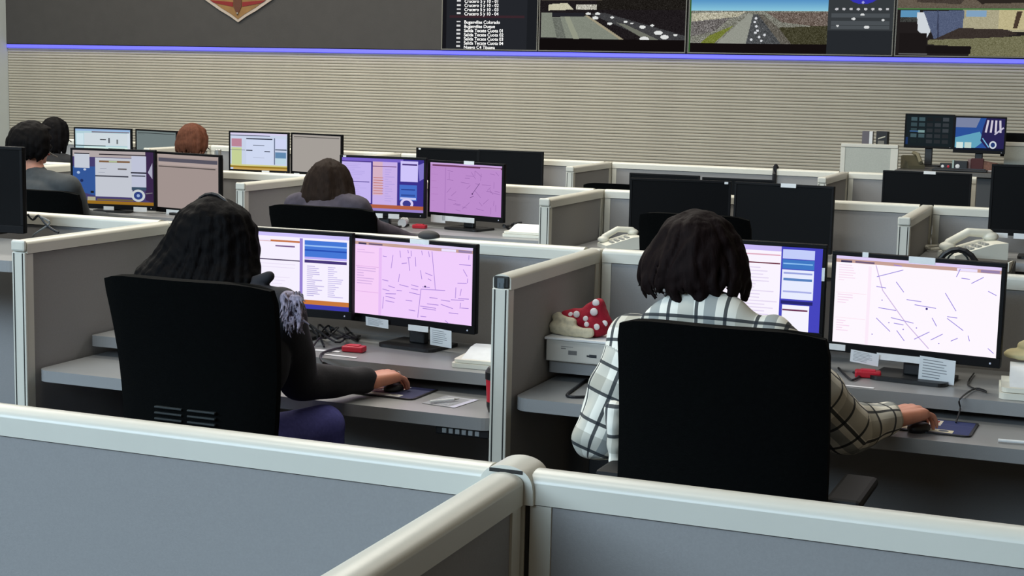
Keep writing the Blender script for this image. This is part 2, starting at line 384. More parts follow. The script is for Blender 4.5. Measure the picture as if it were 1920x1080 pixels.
row_panel(XA[0], XA[1], YA, 'near grey fabric partition filling the bottom left of the picture', GA)
row_panel(XA[1], XA[2], YA, 'near grey fabric partition along the bottom right, in front of the plaid shirt', GA)
t = side_panel(XA[1], YA-.008, 'near side partition running toward the viewer at bottom centre', GA, L=1.3, junction=False)
# T junction of the nearest row
j = MB()
prof = []
for k in range(21):
    a = PI*k/20; prof.append((-.046*math.cos(a), ZP-.05+.060*max(0, math.sin(a))**.5))
j.prism([(p[0], p[1]) for p in prof], 1, -.040, .036)
q = thing('partition_connector', 'rounded cream cap joining three partitions at bottom centre', 'partition cap', (XA[1], YA, 0))
j.obj('cap', M_CAP, q, smooth=True)
MB().box(-.028, .028, -.0412, -.0395, ZP-.002, ZP+.004, .0006).obj('slot', M_JOINT, q)
MB().box(-.030, .030, -.0345, .030, .02, ZP-.05).obj('post', M_CAP, q)
g = MB(); g.box(.031, .0365, -.030, .03, .02, ZP-.04); g.box(-.0365, -.031, -.030, .03, .02, ZP-.04); g.obj('joint_gap', M_JOINT, q)
labB = ['back partition of the second row at far left, behind the raised desk', 'back partition behind the pink map monitor of the second row', 'back partition behind the plaid-shirted person\'s monitors']
for k in range(3): row_panel(XB[k], XB[k+1], YB, labB[k], GB)
side_panel(XB[1], YB, 'side partition left of the black-haired woman in the second row', GB)
side_panel(XB[2], YB, 'side partition with open black end clip between the two nearest workers', GB, clip=True)
labC = ['back partition of the third row behind the man in grey at far left', 'back partition of the third row behind his grey-screen monitor', 'back partition of the third row behind the dim pink map monitor', 'back partition of the third row behind the empty desk with two dark monitors', 'back partition of the third row at the far right, behind the white telephone']
for k in range(5): row_panel(XC[k], XC[k+1], YC, labC[k], GC)
side_panel(XC[1], YC, 'side partition at the left edge beside the man in grey', GC)
side_panel(XC[2], YC, 'side partition left of the brown-haired woman in the third row', GC)
side_panel(XC[3], YC, 'side partition left of the empty third-row desk with two dark monitors', GC)
side_panel(XC[4], YC, 'side partition left of the white telephone at right', GC)
labD = ['back partition of the fourth row at far left behind the small bright monitor', 'back partition of the fourth row behind the red-haired person', 'back partition of the fourth row behind the far dark monitor pair at centre', 'long back partition of the fourth row under the cable strap', 'back partition of the fourth row at right below the raised console']
for k in range(5): row_panel(XD[k], XD[k+1], YD, labD[k], GD)
for k, s in ((1, 'side partition of the fourth row left of the red-haired person'), (2, 'side partition of the fourth row behind the lilac monitor'), (3, 'small side partition of the fourth row at picture centre near the wall'), (4, 'side partition of the fourth row at right, near the framed console panel')):
    side_panel(XD[k], YD, s, GD)
# black strap hung over the row D partition
p = at(1452, 318, Y=YD-.05)
pts = [(0, -.04, -.22), (0, -.045, -.04), (0, -.03, .012), (0, 0, .02), (0, .03, .012), (0, .04, -.2)]
tag(MB().tube(pts, .016, 8).obj('cable_strap', M_CABLE, None, (p.x, YD, ZP)), 'black strap hung over the far partition right of centre', 'strap')

# ------------------------------------------------------------------ desks
def rounded_rect(x0, x1, y0, y1, r, n=6):
    P = []
    for cx, cy, a0 in ((x1-.004, y1-.004, 0), (x0+.004, y1-.004, PI/2), (x0+r, y0+r, PI), (x1-r, y0+r, 1.5*PI)):
        rr = r if a0 >= PI else .004
        for k in range(n+1): a = a0+PI/2*k/n; P.append((cx+rr*math.cos(a), cy+rr*math.sin(a)))
    return P
def desk(x0, x1, yrow, zu, zl, label, group, buttons=False):
    """two-level desk between two side partitions"""
    a, b = x0+.036, x1-.036; cx = (a+b)/2; t = thing('two_level_desk', label, 'desk', (cx, yrow, 0), 0, group)
    h = (b-a)/2
    MB().prism(rounded_rect(-h, h, -.91, -.30, .05), 2, zl-.042, zl).obj('lower_top', M_DESK, t)
    if zu: MB().prism(rounded_rect(-h, h, -.58, -.035, .01), 2, zu-.042, zu).obj('upper_top', M_DESK, t)
    for s in (-1, 1):
        MB().box(s*(h-.12)-.04, s*(h-.12)+.04, -.36, -.28, .06, zl-.043, .006).obj('lift_column', M_DARKM, t)
        MB().box(s*(h-.12)-.045, s*(h-.12)+.045, -.75, -.06, 0, .058, .01).obj('foot', M_DARKM, t)
        if zu: MB().box(s*(h-.12)-.04, s*(h-.12)+.04, -.27, -.19, .06, zu-.043, .006).obj('lift_column', M_DARKM, t)
    MB().box(-h+.16, h-.16, -.345, -.305, zl-.12, zl-.046).obj('cross_beam', M_DARKM, t)
    if buttons:
        c = MB().box(h-.21, h-.02, -.885, -.80, zl-.074, zl-.043, .004).obj('control_box', M_BLACK, t)
        for k in range(6): MB().box(h-.185+.0235*k, h-.185+.0235*k+.016, -.889, -.884, zl-.068, zl-.051, .002).obj('button', mat('key_grey', (150, 154, 154), .5), c)
    return t
GDK = 'two-level desks of the control room'
desk(XB[0], XB[1], YB, None, 1.045, 'raised grey desk at the left edge of the second row', GDK)
desk(XB[1], XB[2], YB, .73, .65, 'grey two-level desk of the black-haired woman with height buttons', GDK, True)
desk(XB[2], XB[3], YB, .80, .73, 'grey two-level desk of the plaid-shirted person', GDK, True)
desk(XC[1], XC[2], YC, .86, .78, 'grey desk of the man in grey in the third row', GDK)
desk(XC[2], XC[3], YC, .86, .78, 'grey desk of the brown-haired woman in the third row', GDK)
desk(XC[3], XC[4], YC, .84, .76, 'empty third-row desk carrying two dark monitors', GDK)
desk(XC[4], XC[5], YC, .90, .82, 'third-row desk at right carrying the white telephone', GDK)
for k, zu, s in ((0, .85, 'fourth-row desk at far left near the wall'), (1, .85, 'fourth-row desk of the red-haired person'), (2, .78, 'fourth-row desk under the centre dark monitor pair'), (3, .70, 'fourth-row desk left of the strap, mostly hidden'), (4, .78, 'fourth-row desk under the wide dark monitor at right')):
    desk(XD[k], XD[k+1], YD, zu, zu-.08, s, GDK)

# ------------------------------------------------------------------ screens and monitors
def textrows(u0, u1, v0, v1, n, col, seed=0, hgt=.35, mn=.3):
    rg = random.Random(seed); out = []; d = (v1-v0)/n
    for k in range(n):
        L = (u1-u0)*rg.uniform(mn, 1); out.append(('r', u0, v0+d*k, u0+L, v0+d*k+d*hgt, col))
    return out
def map_lines(seed, n, col, u0=.26):
    rg = random.Random(seed); out = []
    for k in range(n):
        u, v = rg.uniform(u0, .96), rg.uniform(.14, .96); a = rg.choice([0, .1, .15, PI/2, PI/2+.1, .75, -.7, .9]); L = rg.uniform(.025, .07)
        du, dv = L*math.cos(a), L*1.7*math.sin(a); c = col
        out.append(('l', max(u0, u-du), max(.12, v-dv), min(.985, u+du), min(.985, v+dv), .0022, c))
    return out
def topbar(bg, w=1):
    return [('r', 0, 0, 1, .035, (222, 206, 246)), ('r', 0, .035, 1, .075, (196, 160, 150)), ('r', .74, .04, .86, .072, (236, 226, 255)), ('r', .03, .05, .10, .075, (70, 60, 90)), ('r', .12, .05, .24, .07, (110, 90, 120)), ('r', .88, .04, .99, .07, (150, 130, 170))]
def S_map_pink():
    bg = (240, 206, 252); L = (136, 106, 196)
    it = [('r', 0, 0, 1, 1, bg), ('r', 0, .1, .21, 1, (246, 208, 248)), ('r', .21, .1, .235, 1, (232, 190, 246))]+topbar(bg)
    it += textrows(.02, .19, .14, .2, 2, (222, 184, 232), 1)+textrows(.02, .19, .38, .62, 7, (214, 178, 228), 2)+[('r', .01, .36, .21, .366, (220, 170, 226)), ('r', .01, .70, .21, .706, (220, 170, 226))]
    for a, b, c, d in ((428, 250, 415, 355), (480, 215, 487, 270), (540, 210, 545, 235), (565, 215, 568, 260), (598, 265, 603, 340), (545, 275, 558, 375), (495, 318, 535, 313), (538, 272, 562, 270), (645, 215, 650, 250), (695, 220, 705, 265), (722, 220, 752, 520), (675, 390, 728, 412), (638, 370, 650, 440), (695, 435, 720, 450), (480, 400, 472, 465), (350, 258, 380, 264), (347, 447, 395, 458), (395, 495, 445, 512), (480, 485, 550, 502), (570, 485, 625, 500), (655, 500, 710, 505), (570, 515, 622, 525), (645, 518, 825, 527), (645, 518, 623, 745), (350, 522, 405, 537), (460, 532, 500, 535), (555, 545, 637, 563), (375, 560, 455, 560), (375, 580, 450, 597), (375, 615, 443, 628), (530, 608, 580, 614), (360, 585, 353, 680), (710, 583, 770, 590), (795, 600, 863, 610), (692, 633, 778, 642), (640, 652, 760, 668), (660, 670, 760, 682), (795, 635, 885, 667), (855, 700, 925, 707), (645, 733, 688, 737), (555, 685, 605, 693), (925, 322, 1010, 328), (955, 360, 985, 415), (995, 250, 994, 285), (990, 430, 988, 465), (915, 467, 983, 468), (905, 500, 902, 585), (945, 512, 935, 565), (922, 587, 1000, 590), (870, 597, 965, 600), (940, 620, 937, 665), (945, 660, 1000, 663), (828, 760, 860, 788)):
        uv = lambda x, y: ((x-131)/892, (y-115-.09*(x-131))/603)
        it.append(('l',)+uv(a, b)+uv(c, d)+(.0026, (166, 132, 214)))
    it += [('e', .612, .553, .008, .013, (60, 44, 96))]
    return it
def S_map_white():
    bg = (254, 247, 255); L = (150, 132, 220)
    it = [('r', 0, 0, 1, 1, bg), ('r', .205, .1, .225, 1, (252, 236, 250))]+topbar(bg)
    it += textrows(.02, .13, .1, .3, 7, (246, 222, 240), 5)+textrows(.02, .13, .44, .56, 4, (244, 218, 238), 6)+textrows(.02, .13, .74, .88, 5, (244, 216, 238), 7)
    it += [('r', .01, .42, .2, .425, (250, 222, 236)), ('r', .01, .71, .2, .715, (250, 222, 236))]
    it += [('l', .25, .08, .30, .36, .003, (206, 184, 226)), ('l', .30, .36, .46, .72, .003, (206, 184, 226)), ('l', .46, .72, .60, .97, .003, (206, 184, 226))]
    for a in ((.38, .25, .43, .36), (.68, .33, .75, .52), (.45, .44, .54, .45), (.5, .49, .63, .51), (.70, .61, .80, .73), (.61, .62, .64, .71), (.27, .68, .36, .82), (.4, .8, .45, .91), (.28, .56, .39, .575), (.36, .66, .50, .70), (.38, .72, .44, .73), (.26, .32, .32, .33), (.83, .2, .90, .12), (.93, .27, .98, .31), (.74, .14, .76, .05), (.26, .21, .42, .11), (.36, .06, .41, .07), (.51, .88, .6, .78), (.61, .87, .68, .79), (.73, .86, .77, .82), (.83, .78, .84, .84), (.95, .9, .985, .95), (.77, .15, .82, .155), (.7, .59, .76, .595)):
        it.append(('l',)+a+(.0024, L))
    it += [('e', .575, .525, .007, .013, (60, 50, 130))]
    for u, v in ((.3, .47), (.35, .72), (.44, .78), (.25, .87), (.66, .9), (.52, .75)): it.append(('e', u, v, .004, .007, (140, 120, 210)))
    return it
def S_app(seed, tint=(246, 240, 255), header=(70, 120, 215), wallp=(200, 120, 60), dim=1.0):
    d = lambda c: tuple(v*dim for v in c); g = (126, 110, 190)
    it = [('r', 0, 0, 1, 1, d(tint)), ('r', 0, 0, 1, .05, d((206, 196, 252))), ('r', .05, .10, .60, .125, d((196, 116, 70))), ('r', .22, .098, .36, .12, d((240, 232, 255))), ('r', .40, .17, .56, .19, d((120, 96, 140)))]
    it += textrows(.08, .3, .16, .32, 4, d((180, 170, 230)), seed)+[('r', .03, .36, .60, .375, d((70, 56, 90)))]+textrows(.05, .58, .42, .82, 9, d((232, 222, 244)), seed+1, .2)
    it += [('r', .60, .06, .625, .88, d((150, 130, 210))), ('r', .64, .08, .98, .30, d(header)), ('r', .64, .14, .98, .16, d((150, 190, 246))), ('r', .64, .20, .98, .22, d((40, 80, 180))), ('r', .64, .30, .98, .33, d((190, 176, 250)))]
    it += [('r', .64, .34, .98, .38, d((70, 56, 120)))]+textrows(.66, .80, .42, .84, 16, d((186, 176, 224)), seed+2, .4)+textrows(.83, .96, .42, .84, 16, d((196, 186, 232)), seed+3, .4)
    it += [('r', 0, .88, 1, .94, d(wallp)), ('r', 0, .94, 1, 1, d((60, 60, 170))), ('r', .1, .95, .6, .97, d((140, 150, 230)))]
    return it
def S_app_right():
    it = [('r', 0, 0, 1, 1, (250, 244, 255)), ('r', 0, 0, .74, .06, (200, 186, 246)), ('r', .3, .1, .73, .115, (222, 170, 190)), ('r', .3, .2, .73, .215, (110, 50, 70))]
    it += textrows(.5, .72, .26, .9, 16, (226, 214, 240), 3, .3)+[('r', .735, 0, 1, 1, (70, 70, 190)), ('r', .745, .03, .95, .14, (196, 206, 250)), ('r', .745, .15, .95, .26, (64, 120, 196)), ('r', .75, .19, .94, .205, (140, 190, 240)), ('r', .745, .27, .95, .62, (232, 236, 255)), ('r', .755, .3, .94, .32, (150, 160, 220)), ('r', .755, .37, .94, .40, (90, 130, 190)), ('r', .755, .52, .94, .54, (170, 176, 230)), ('r', .745, .64, .95, .68, (40, 40, 110)), ('r', .755, .69, .93, 1, (246, 244, 255)), ('r', .757, .74, .92, .76, (110, 60, 90))]
    return it
def S_desktop(dim=1):
    d = lambda c: tuple(v*dim for v in c); W = (196, 202, 214)
    it = [('r', 0, 0, 1, 1, (70, 62, 110)), ('r', 0, 0, .9, .12, (176, 166, 166)), ('p', [(0, .3), (.28, .3), (.28, .85), (0, .75)], (52, 86, 150)), ('p', [(.9, .0), (1, 0), (1, .95), (.9, .9)], (58, 40, 74)), ('p', [(.93, .38), (.985, .2), (.985, .5)], (170, 170, 190)), ('e', .07, .42, .02, .025, (170, 190, 220)), ('e', .15, .36, .018, .02, (190, 200, 220)), ('e', .11, .57, .02, .03, (30, 44, 90))]
    it += [('r', .02, .05, .21, .33, W), ('r', .02, .05, .21, .07, (30, 30, 40)), ('r', .28, .13, .74, .86, (194, 198, 208)), ('r', .33, .055, .9, .075, (40, 36, 44)), ('r', .33, .18, .71, .215, (126, 96, 70)), ('r', .45, .185, .55, .21, (176, 190, 150)), ('r', .56, .32, .67, .345, (96, 92, 96)), ('r', .28, .46, .69, .485, (60, 62, 74)), ('r', .34, .33, .42, .34, (140, 146, 160)), ('r', .32, .4, .4, .41, (150, 156, 170))]
    it += [('r', .73, .08, .91, .66, (190, 194, 214)), ('r', .72, .38, .91, .405, (26, 26, 40)), ('r', .73, .44, .90, .46, (30, 34, 46)), ('r', .73, .66, .91, .72, (60, 80, 100)), ('e', .81, .82, .085, .115, (196, 202, 206)), ('e', .81, .82, .055, .075, (48, 66, 130)), ('e', .81, .82, .02, .03, (150, 170, 210)), ('l', .9, .78, .985, .76, .003, (150, 150, 150)), ('r', .18, .87, .28, .95, (170, 166, 140)), ('r', .22, .76, .26, .8, (30, 30, 30)), ('r', 0, .94, 1, 1, (150, 108, 34)), ('r', .3, .90, .75, .93, (110, 96, 60))]
    return [(*i[:-1], d(i[-1])) for i in it]
def S_grey(bg, band=True, hdr=(86, 84, 96)):
    it = [('r', 0, 0, 1, 1, bg)]
    if band: it += [('r', 0, 0, 1, .05, tuple(v*1.05 for v in bg)), ('r', .02, .07, .98, .14, hdr), ('r', .02, .14, .98, .2, tuple(v*1.1 for v in bg)), ('r', .02, .22, .95, .24, tuple(v*.55 for v in bg))]
    else: it += [('r', .03, .05, .97, .07, tuple(v*.5 for v in bg)), ('r', .03, .09, .2, .10, tuple(v*.8 for v in bg))]
    return it
def S_lilac_app():
    it = [('r', 0, 0, 1, 1, (60, 50, 140)), ('r', .0, .06, .36, .86, (196, 180, 240)), ('r', 0, 0, .75, .06, (120, 100, 200)), ('r', .0, .06, .36, .08, (70, 50, 130)), ('r', 0, .45, .34, .465, (80, 64, 140)), ('r', .38, .06, .68, .9, (200, 176, 232)), ('r', .38, .06, .50, .7, (214, 178, 196)), ('r', .38, .14, .67, .155, (110, 70, 120))]
    for k in range(7): it.append(('r', .39, .36+.05*k, .51, .372+.05*k, (190, 110, 100)))
    it += textrows(.53, .66, .2, .84, 14, (182, 162, 224), 9, .3)+textrows(.03, .32, .12, .42, 9, (180, 164, 228), 10, .25)+textrows(.03, .32, .5, .82, 9, (184, 168, 230), 11, .25)
    it += [('r', .72, .03, .93, .42, (206, 196, 250)), ('r', .74, .08, .92, .11, (70, 50, 120)), ('p', [(.93, .1), (1, .05), (1, .35), (.95, .4)], (130, 120, 200)), ('r', .71, .48, .92, .78, (70, 110, 200)), ('r', .73, .56, .9, .58, (40, 60, 140)), ('r', .73, .66, .9, .70, (50, 80, 160)), ('r', .72, .72, .91, .76, (190, 196, 240)), ('e', .8, .84, .08, .1, (214, 206, 246)), ('e', .8, .84, .05, .065, (60, 60, 140)), ('r', 0, .88, 1, .95, (176, 96, 66)), ('r', 0, .95, 1, 1, (150, 130, 200))]
    return it
def S_pink_dim():
    bg = (188, 140, 204); return [('r', 0, 0, 1, 1, bg), ('r', 0, 0, 1, .035, (202, 164, 220)), ('r', .03, .035, 1, .07, (112, 66, 100)), ('r', .7, .05, .98, .08, (190, 150, 200)), ('r', .21, .09, .225, 1, (176, 128, 194))]+textrows(.02, .15, .1, .9, 6, (176, 124, 190), 3, .06)+map_lines(8, 36, (146, 100, 166), .24)+[('l', .70, .36, .60, .58, .003, (96, 60, 120)), ('e', .6, .58, .009, .014, (60, 30, 80)), ('l', .57, .66, .62, .62, .003, (110, 70, 130))]
def S_pale_app():
    it = [('r', 0, 0, 1, 1, (200, 210, 232)), ('r', 0, 0, 1, .05, (214, 206, 236)), ('r', 0, .06, .7, .08, (90, 84, 110)), ('r', .02, .16, .20, .38, (186, 132, 150)), ('r', .02, .40, .20, .88, (196, 208, 150)), ('r', 0, .46, .26, .475, (120, 130, 130)), ('r', .28, .14, .74, .17, (40, 44, 60)), ('r', .28, .17, .76, .86, (206, 216, 240)), ('r', .28, .46, .39, .485, (40, 44, 60)), ('r', .60, .48, .70, .505, (44, 50, 66)), ('r', .40, .32, .60, .34, (120, 128, 146)), ('r', .40, .66, .6, .67, (170, 178, 200)), ('r', .77, .12, .785, .84, (80, 90, 120)), ('r', .79, .14, .98, .40, (206, 212, 242)), ('r', .79, .42, .99, .445, (40, 44, 70)), ('r', .79, .50, .98, .66, (98, 136, 174)), ('r', .79, .66, .98, .82, (190, 214, 226)), ('r', 0, .86, 1, .90, (210, 206, 140)), ('r', 0, .90, 1, .95, (150, 120, 40)), ('r', .05, .95, 1, 1, (196, 160, 90))]
    return it
def S_cool_app():
    return [('r', 0, 0, 1, 1, (176, 206, 214)), ('r', 0, 0, 1, .06, (150, 180, 220)), ('r', .3, .07, .98, .10, (110, 90, 110)), ('r', .02, .14, .15, .5, (206, 226, 234)), ('r', .0, .5, .55, .525, (40, 60, 60)), ('r', .16, .12, .95, .5, (206, 216, 222)), ('r', .45, .3, .56, .33, (60, 64, 70)), ('r', .60, .26, .63, .42, (90, 96, 104)), ('r', .75, .3, .78, .44, (110, 116, 120)), ('r', .16, .54, .95, .9, (210, 234, 228)), ('r', .60, .58, .90, .62, (30, 36, 44)), ('r', 0, .6, .14, .85, (120, 170, 180)), ('r', .95, .1, 1, .9, (210, 220, 230))]
def S_thumbs():
    it = [('r', 0, 0, 1, 1, (26, 34, 38))]; rg = random.Random(2)
    for r in range(5):
        for c in range(5):
            k = rg.uniform(.6, 1.5); col = (44*k, 58*k, 62*k) if c < 2 else (46*k, 50*k, 54*k)
            it.append(('r', .1+.17*c, .06+.18*r, .23+.17*c, .18+.18*r, col))
    it += [('r', .08, .5, .4, .54, (60, 96, 140)), ('r', .26, .48, .40, .56, (120, 150, 150)), ('r', 0, .72, .05, .95, (30, 50, 90))]
    return it
def S_blue():
    it = [('r', 0, 0, 1, 1, (44, 80, 150)), ('p', [(0, 0), (.5, 0), (.42, .3), (0, .3)], (120, 130, 160)), ('p', [(0, .62), (.5, .42), (.6, .7), (.4, .95), (0, .95)], (96, 160, 186)), ('p', [(.62, 0), (1, 0), (1, 1), (.7, 1), (.52, .7), (.56, .3)], (40, 36, 80)), ('r', 0, .93, 1, 1, (20, 24, 40))]
    for k in range(4): it.append(('l', .66+.08*k, .06, .62+.10*k, .44, .018, (206, 200, 214)))
    it += [('l', .98, .28, .8, .5, .014, (190, 186, 206)), ('l', .56, .62, .7, .9, .01, (120, 180, 220)), ('r', .03, .76, .17, .95, (206, 224, 220)), ('r', .2, .76, .34, .94, (190, 210, 204)), ('e', .78, .82, .075, .12, (204, 212, 220)), ('e', .78, .82, .045, .075, (40, 60, 110))]
    return it

def monitor(x, y, zc, yaw, label, items=None, w=.56, h=.335, desk_z=.73, stickers=(), notes=(), chin=.032, bez=.014, group='desktop monitors', led_dot=True):
    """panel centre (x, y, zc), facing -Y when yaw=0; stickers: (u, v, width, height)"""
    t = thing('desktop_monitor', label, 'monitor', (x, y, desk_z), yaw, group); zc -= desk_z
    b = MB(); b.box(-w/2, w/2, 0, .022, zc-h/2, zc+h/2, .004); b.box(-w*.36, w*.36, .022, .05, zc-h*.34, zc+h*.34, .012); b.obj('housing', M_BEZEL, t)
    fr = MB()
    fr.box(-w/2, w/2, -.008, -.0005, zc+h/2-bez, zc+h/2, .002); fr.box(-w/2, w/2, -.008, -.0005, zc-h/2, zc-h/2+chin, .002)
    fr.box(-w/2, -w/2+bez, -.008, -.0005, zc-h/2+chin, zc+h/2-bez, .002); fr.box(w/2-bez, w/2, -.008, -.0005, zc-h/2+chin, zc+h/2-bez, .002)
    fr.obj('bezel', M_BEZEL, t)
    sw, sh = w-2*bez, h-bez-chin; sz = zc+(chin-bez)/2
    if items: mosaic('screen', t, sw, sh, items, M_LIT, (0, -.0035, sz))
    else: MB().box(-sw/2, sw/2, -.0045, -.0006, sz-sh/2, sz+sh/2).obj('screen', M_OFF, t)
    if led_dot: MB().ball((w/2-.03, -.009, zc-h/2+.014), .0035, seg=8).obj('power_light', mat('dim_light', (200, 205, 225)), t)
    zb = zc-h/2
    MB().box(-.035, .035, .03, .065, .012, zc, .006).obj('stand_neck', M_BLACK, t)
    MB().prism(rounded_rect(-.125, .125, -.06, .13, .03), 2, .001, .013).obj('stand_base', M_BLACK, t)
    for (u, v, a, bb) in stickers:
        MB().box((u-.5)*w-a/2, (u-.5)*w+a/2, -.0105, -.0082, zc+(.5-v)*h-bb/2, zc+(.5-v)*h+bb/2).obj('label_strip', M_PAPER, t)
    for (u, v, a, bb, tilt, bend) in notes:
        its = [('r', 0, 0, 1, 1, (226, 230, 232))]+textrows(.1, .9, .12, .92, 7, (128, 134, 140), 3, .28, .6)
        n_ = mosaic('paper_note', t, a, bb, its, M_PRINT, ((u-.5)*w, -.014-bend, zc+(.5-v)*h), (0.12, tilt, 0))
    return t
GM = {'B': 'second-row monitors', 'C': 'third-row monitors', 'D': 'fourth-row monitors'}
R_ = math.radians
monitor(-2.957, 5.153, .985, R_(1.4), 'lit monitor half hidden behind the black-haired woman\'s head', S_app(1), desk_z=.73, group=GM['B'])
monitor(-2.429, 5.17, .976, R_(-8.4), 'bright pink map monitor on the black-haired woman\'s desk', S_map_pink(), desk_z=.73, group=GM['B'],
        stickers=((.56, .02, .085, .018), (.56, 1.0, .09, .022)), notes=((.23, .985, .105, .035, .04, .002), (.75, 1.07, .095, .068, .05, .004)))
monitor(-1.163, 5.17, 1.047, 0, 'lit monitor half hidden behind the plaid-shirted person\'s head', S_app_right(), desk_z=.80, group=GM['B'], stickers=((.985, .30, .010, .045),))
monitor(-.569, 5.03, 1.04, R_(-7.5), 'large bright white map monitor at right in the second row', S_map_white(), desk_z=.80, group=GM['B'],
        stickers=((.20, .015, .02, .016), (.53, .03, .085, .022), (.06, .955, .055, .02), (.45, 1.0, .17, .022)), notes=((.23, 1.03, .095, .042, .08, .002), (.655, 1.075, .115, .082, .05, .004)))
monitor(-5.933, 8.12, 1.07, R_(11.7), 'monitor with windows over a blue desktop, right of the man in grey', S_desktop(), desk_z=.86, h=.385, w=.575, group=GM['C'], stickers=((.45, .985, .07, .025), (.82, .985, .09, .03)))
monitor(-5.42, 8.19, 1.06, R_(-11.4), 'monitor with plain grey-brown screen in the third row', S_grey((160, 146, 142)), desk_z=.86, h=.385, group=GM['C'], stickers=((.28, .985, .12, .03),))
monitor(-4.078, 8.234, 1.103, R_(3.4), 'lilac monitor partly hidden by the brown-haired woman\'s head', S_lilac_app(), desk_z=.86, h=.36, group=GM['C'], stickers=((.06, .02, .02, .010), (.45, .99, .07, .028), (.64, .99, .07, .028)))
monitor(-3.574, 8.325, 1.094, R_(-13.5), 'dim pink map monitor in the third row', S_pink_dim(), desk_z=.86, h=.345, group=GM['C'], stickers=((.55, .015, .075, .022), (.15, 1.02, .11, .045), (.42, 1.0, .24, .03)))
monitor(-2.227, 8.20, 1.045, R_(10.8), 'left dark switched-off monitor of the empty third-row desk', None, desk_z=.84, h=.365, group=GM['C'], stickers=((.95, .03, .02, .012), (.06, .985, .055, .022)), led_dot=False)
monitor(-1.655, 8.22, 1.045, R_(-6.9), 'right dark switched-off monitor of the empty third-row desk', None, desk_z=.84, h=.365, group=GM['C'], stickers=((.55, .02, .085, .022),), led_dot=False)
monitor(-.307, 8.238, 1.196, 0, 'dark monitor cut off by the right picture edge', None, desk_z=.90, h=.365, group=GM['C'], stickers=((.1, 1.0, .09, .024), (.33, 1.0, .11, .028)), led_dot=False)
monitor(-5.091, 11.464, 1.025, R_(-.4), 'left one of the far dark monitors at centre, near the wall', None, desk_z=.78, group=GM['D'], stickers=((.06, .03, .02, .012),), led_dot=False)
monitor(-4.53, 11.457, 1.03, 0, 'right one of the far dark monitors at centre, near the wall', None, desk_z=.78, group=GM['D'], led_dot=False)
monitor(-6.833, 11.405, 1.096, R_(5.6), 'far monitor with pale windows and a pink square, right of the red-haired person', S_pale_app(), desk_z=.85, h=.36, group=GM['D'], stickers=((.62, .955, .07, .025),))
monitor(-6.29, 11.436, 1.096, R_(-11.7), 'far grey-screen monitor above the brown-haired woman', S_grey((164, 158, 152), False), desk_z=.85, h=.36, group=GM['D'], stickers=((.12, .99, .06, .025),))
monitor(-8.451, 11.42, 1.09, R_(9.7), 'farthest left lit monitor with pale blue windows', S_cool_app(), desk_z=.85, group=GM['D'])
monitor(-7.91, 11.459, 1.087, R_(-15.8), 'farthest left monitor with a dull grey-green screen', S_grey((112, 124, 124), False), desk_z=.85, group=GM['D'])
monitor(-3.232, 11.42, .915, R_(.5), 'low dark far monitor behind the empty desk, left of its pair', None, desk_z=.70, h=.30, group=GM['D'], led_dot=False)
monitor(-2.66, 11.455, .905, 0, 'low dark far monitor behind the empty desk, beside the strap', None, desk_z=.70, h=.30, group=GM['D'], led_dot=False)
monitor(-1.264, 11.454, .997, 0, 'wide dark far monitor with a white label below the raised console', None, w=.63, desk_z=.78, group=GM['D'], stickers=((.53, .015, .085, .022),), led_dot=False)
pm = at(0, 360, Y=5.12)
monitor(pm.x-.195, 5.12, 1.245, R_(4), 'tall dark monitor at the left picture edge on the raised desk', None, h=.36, w=.60, desk_z=1.046, group=GM['B'], led_dot=False)

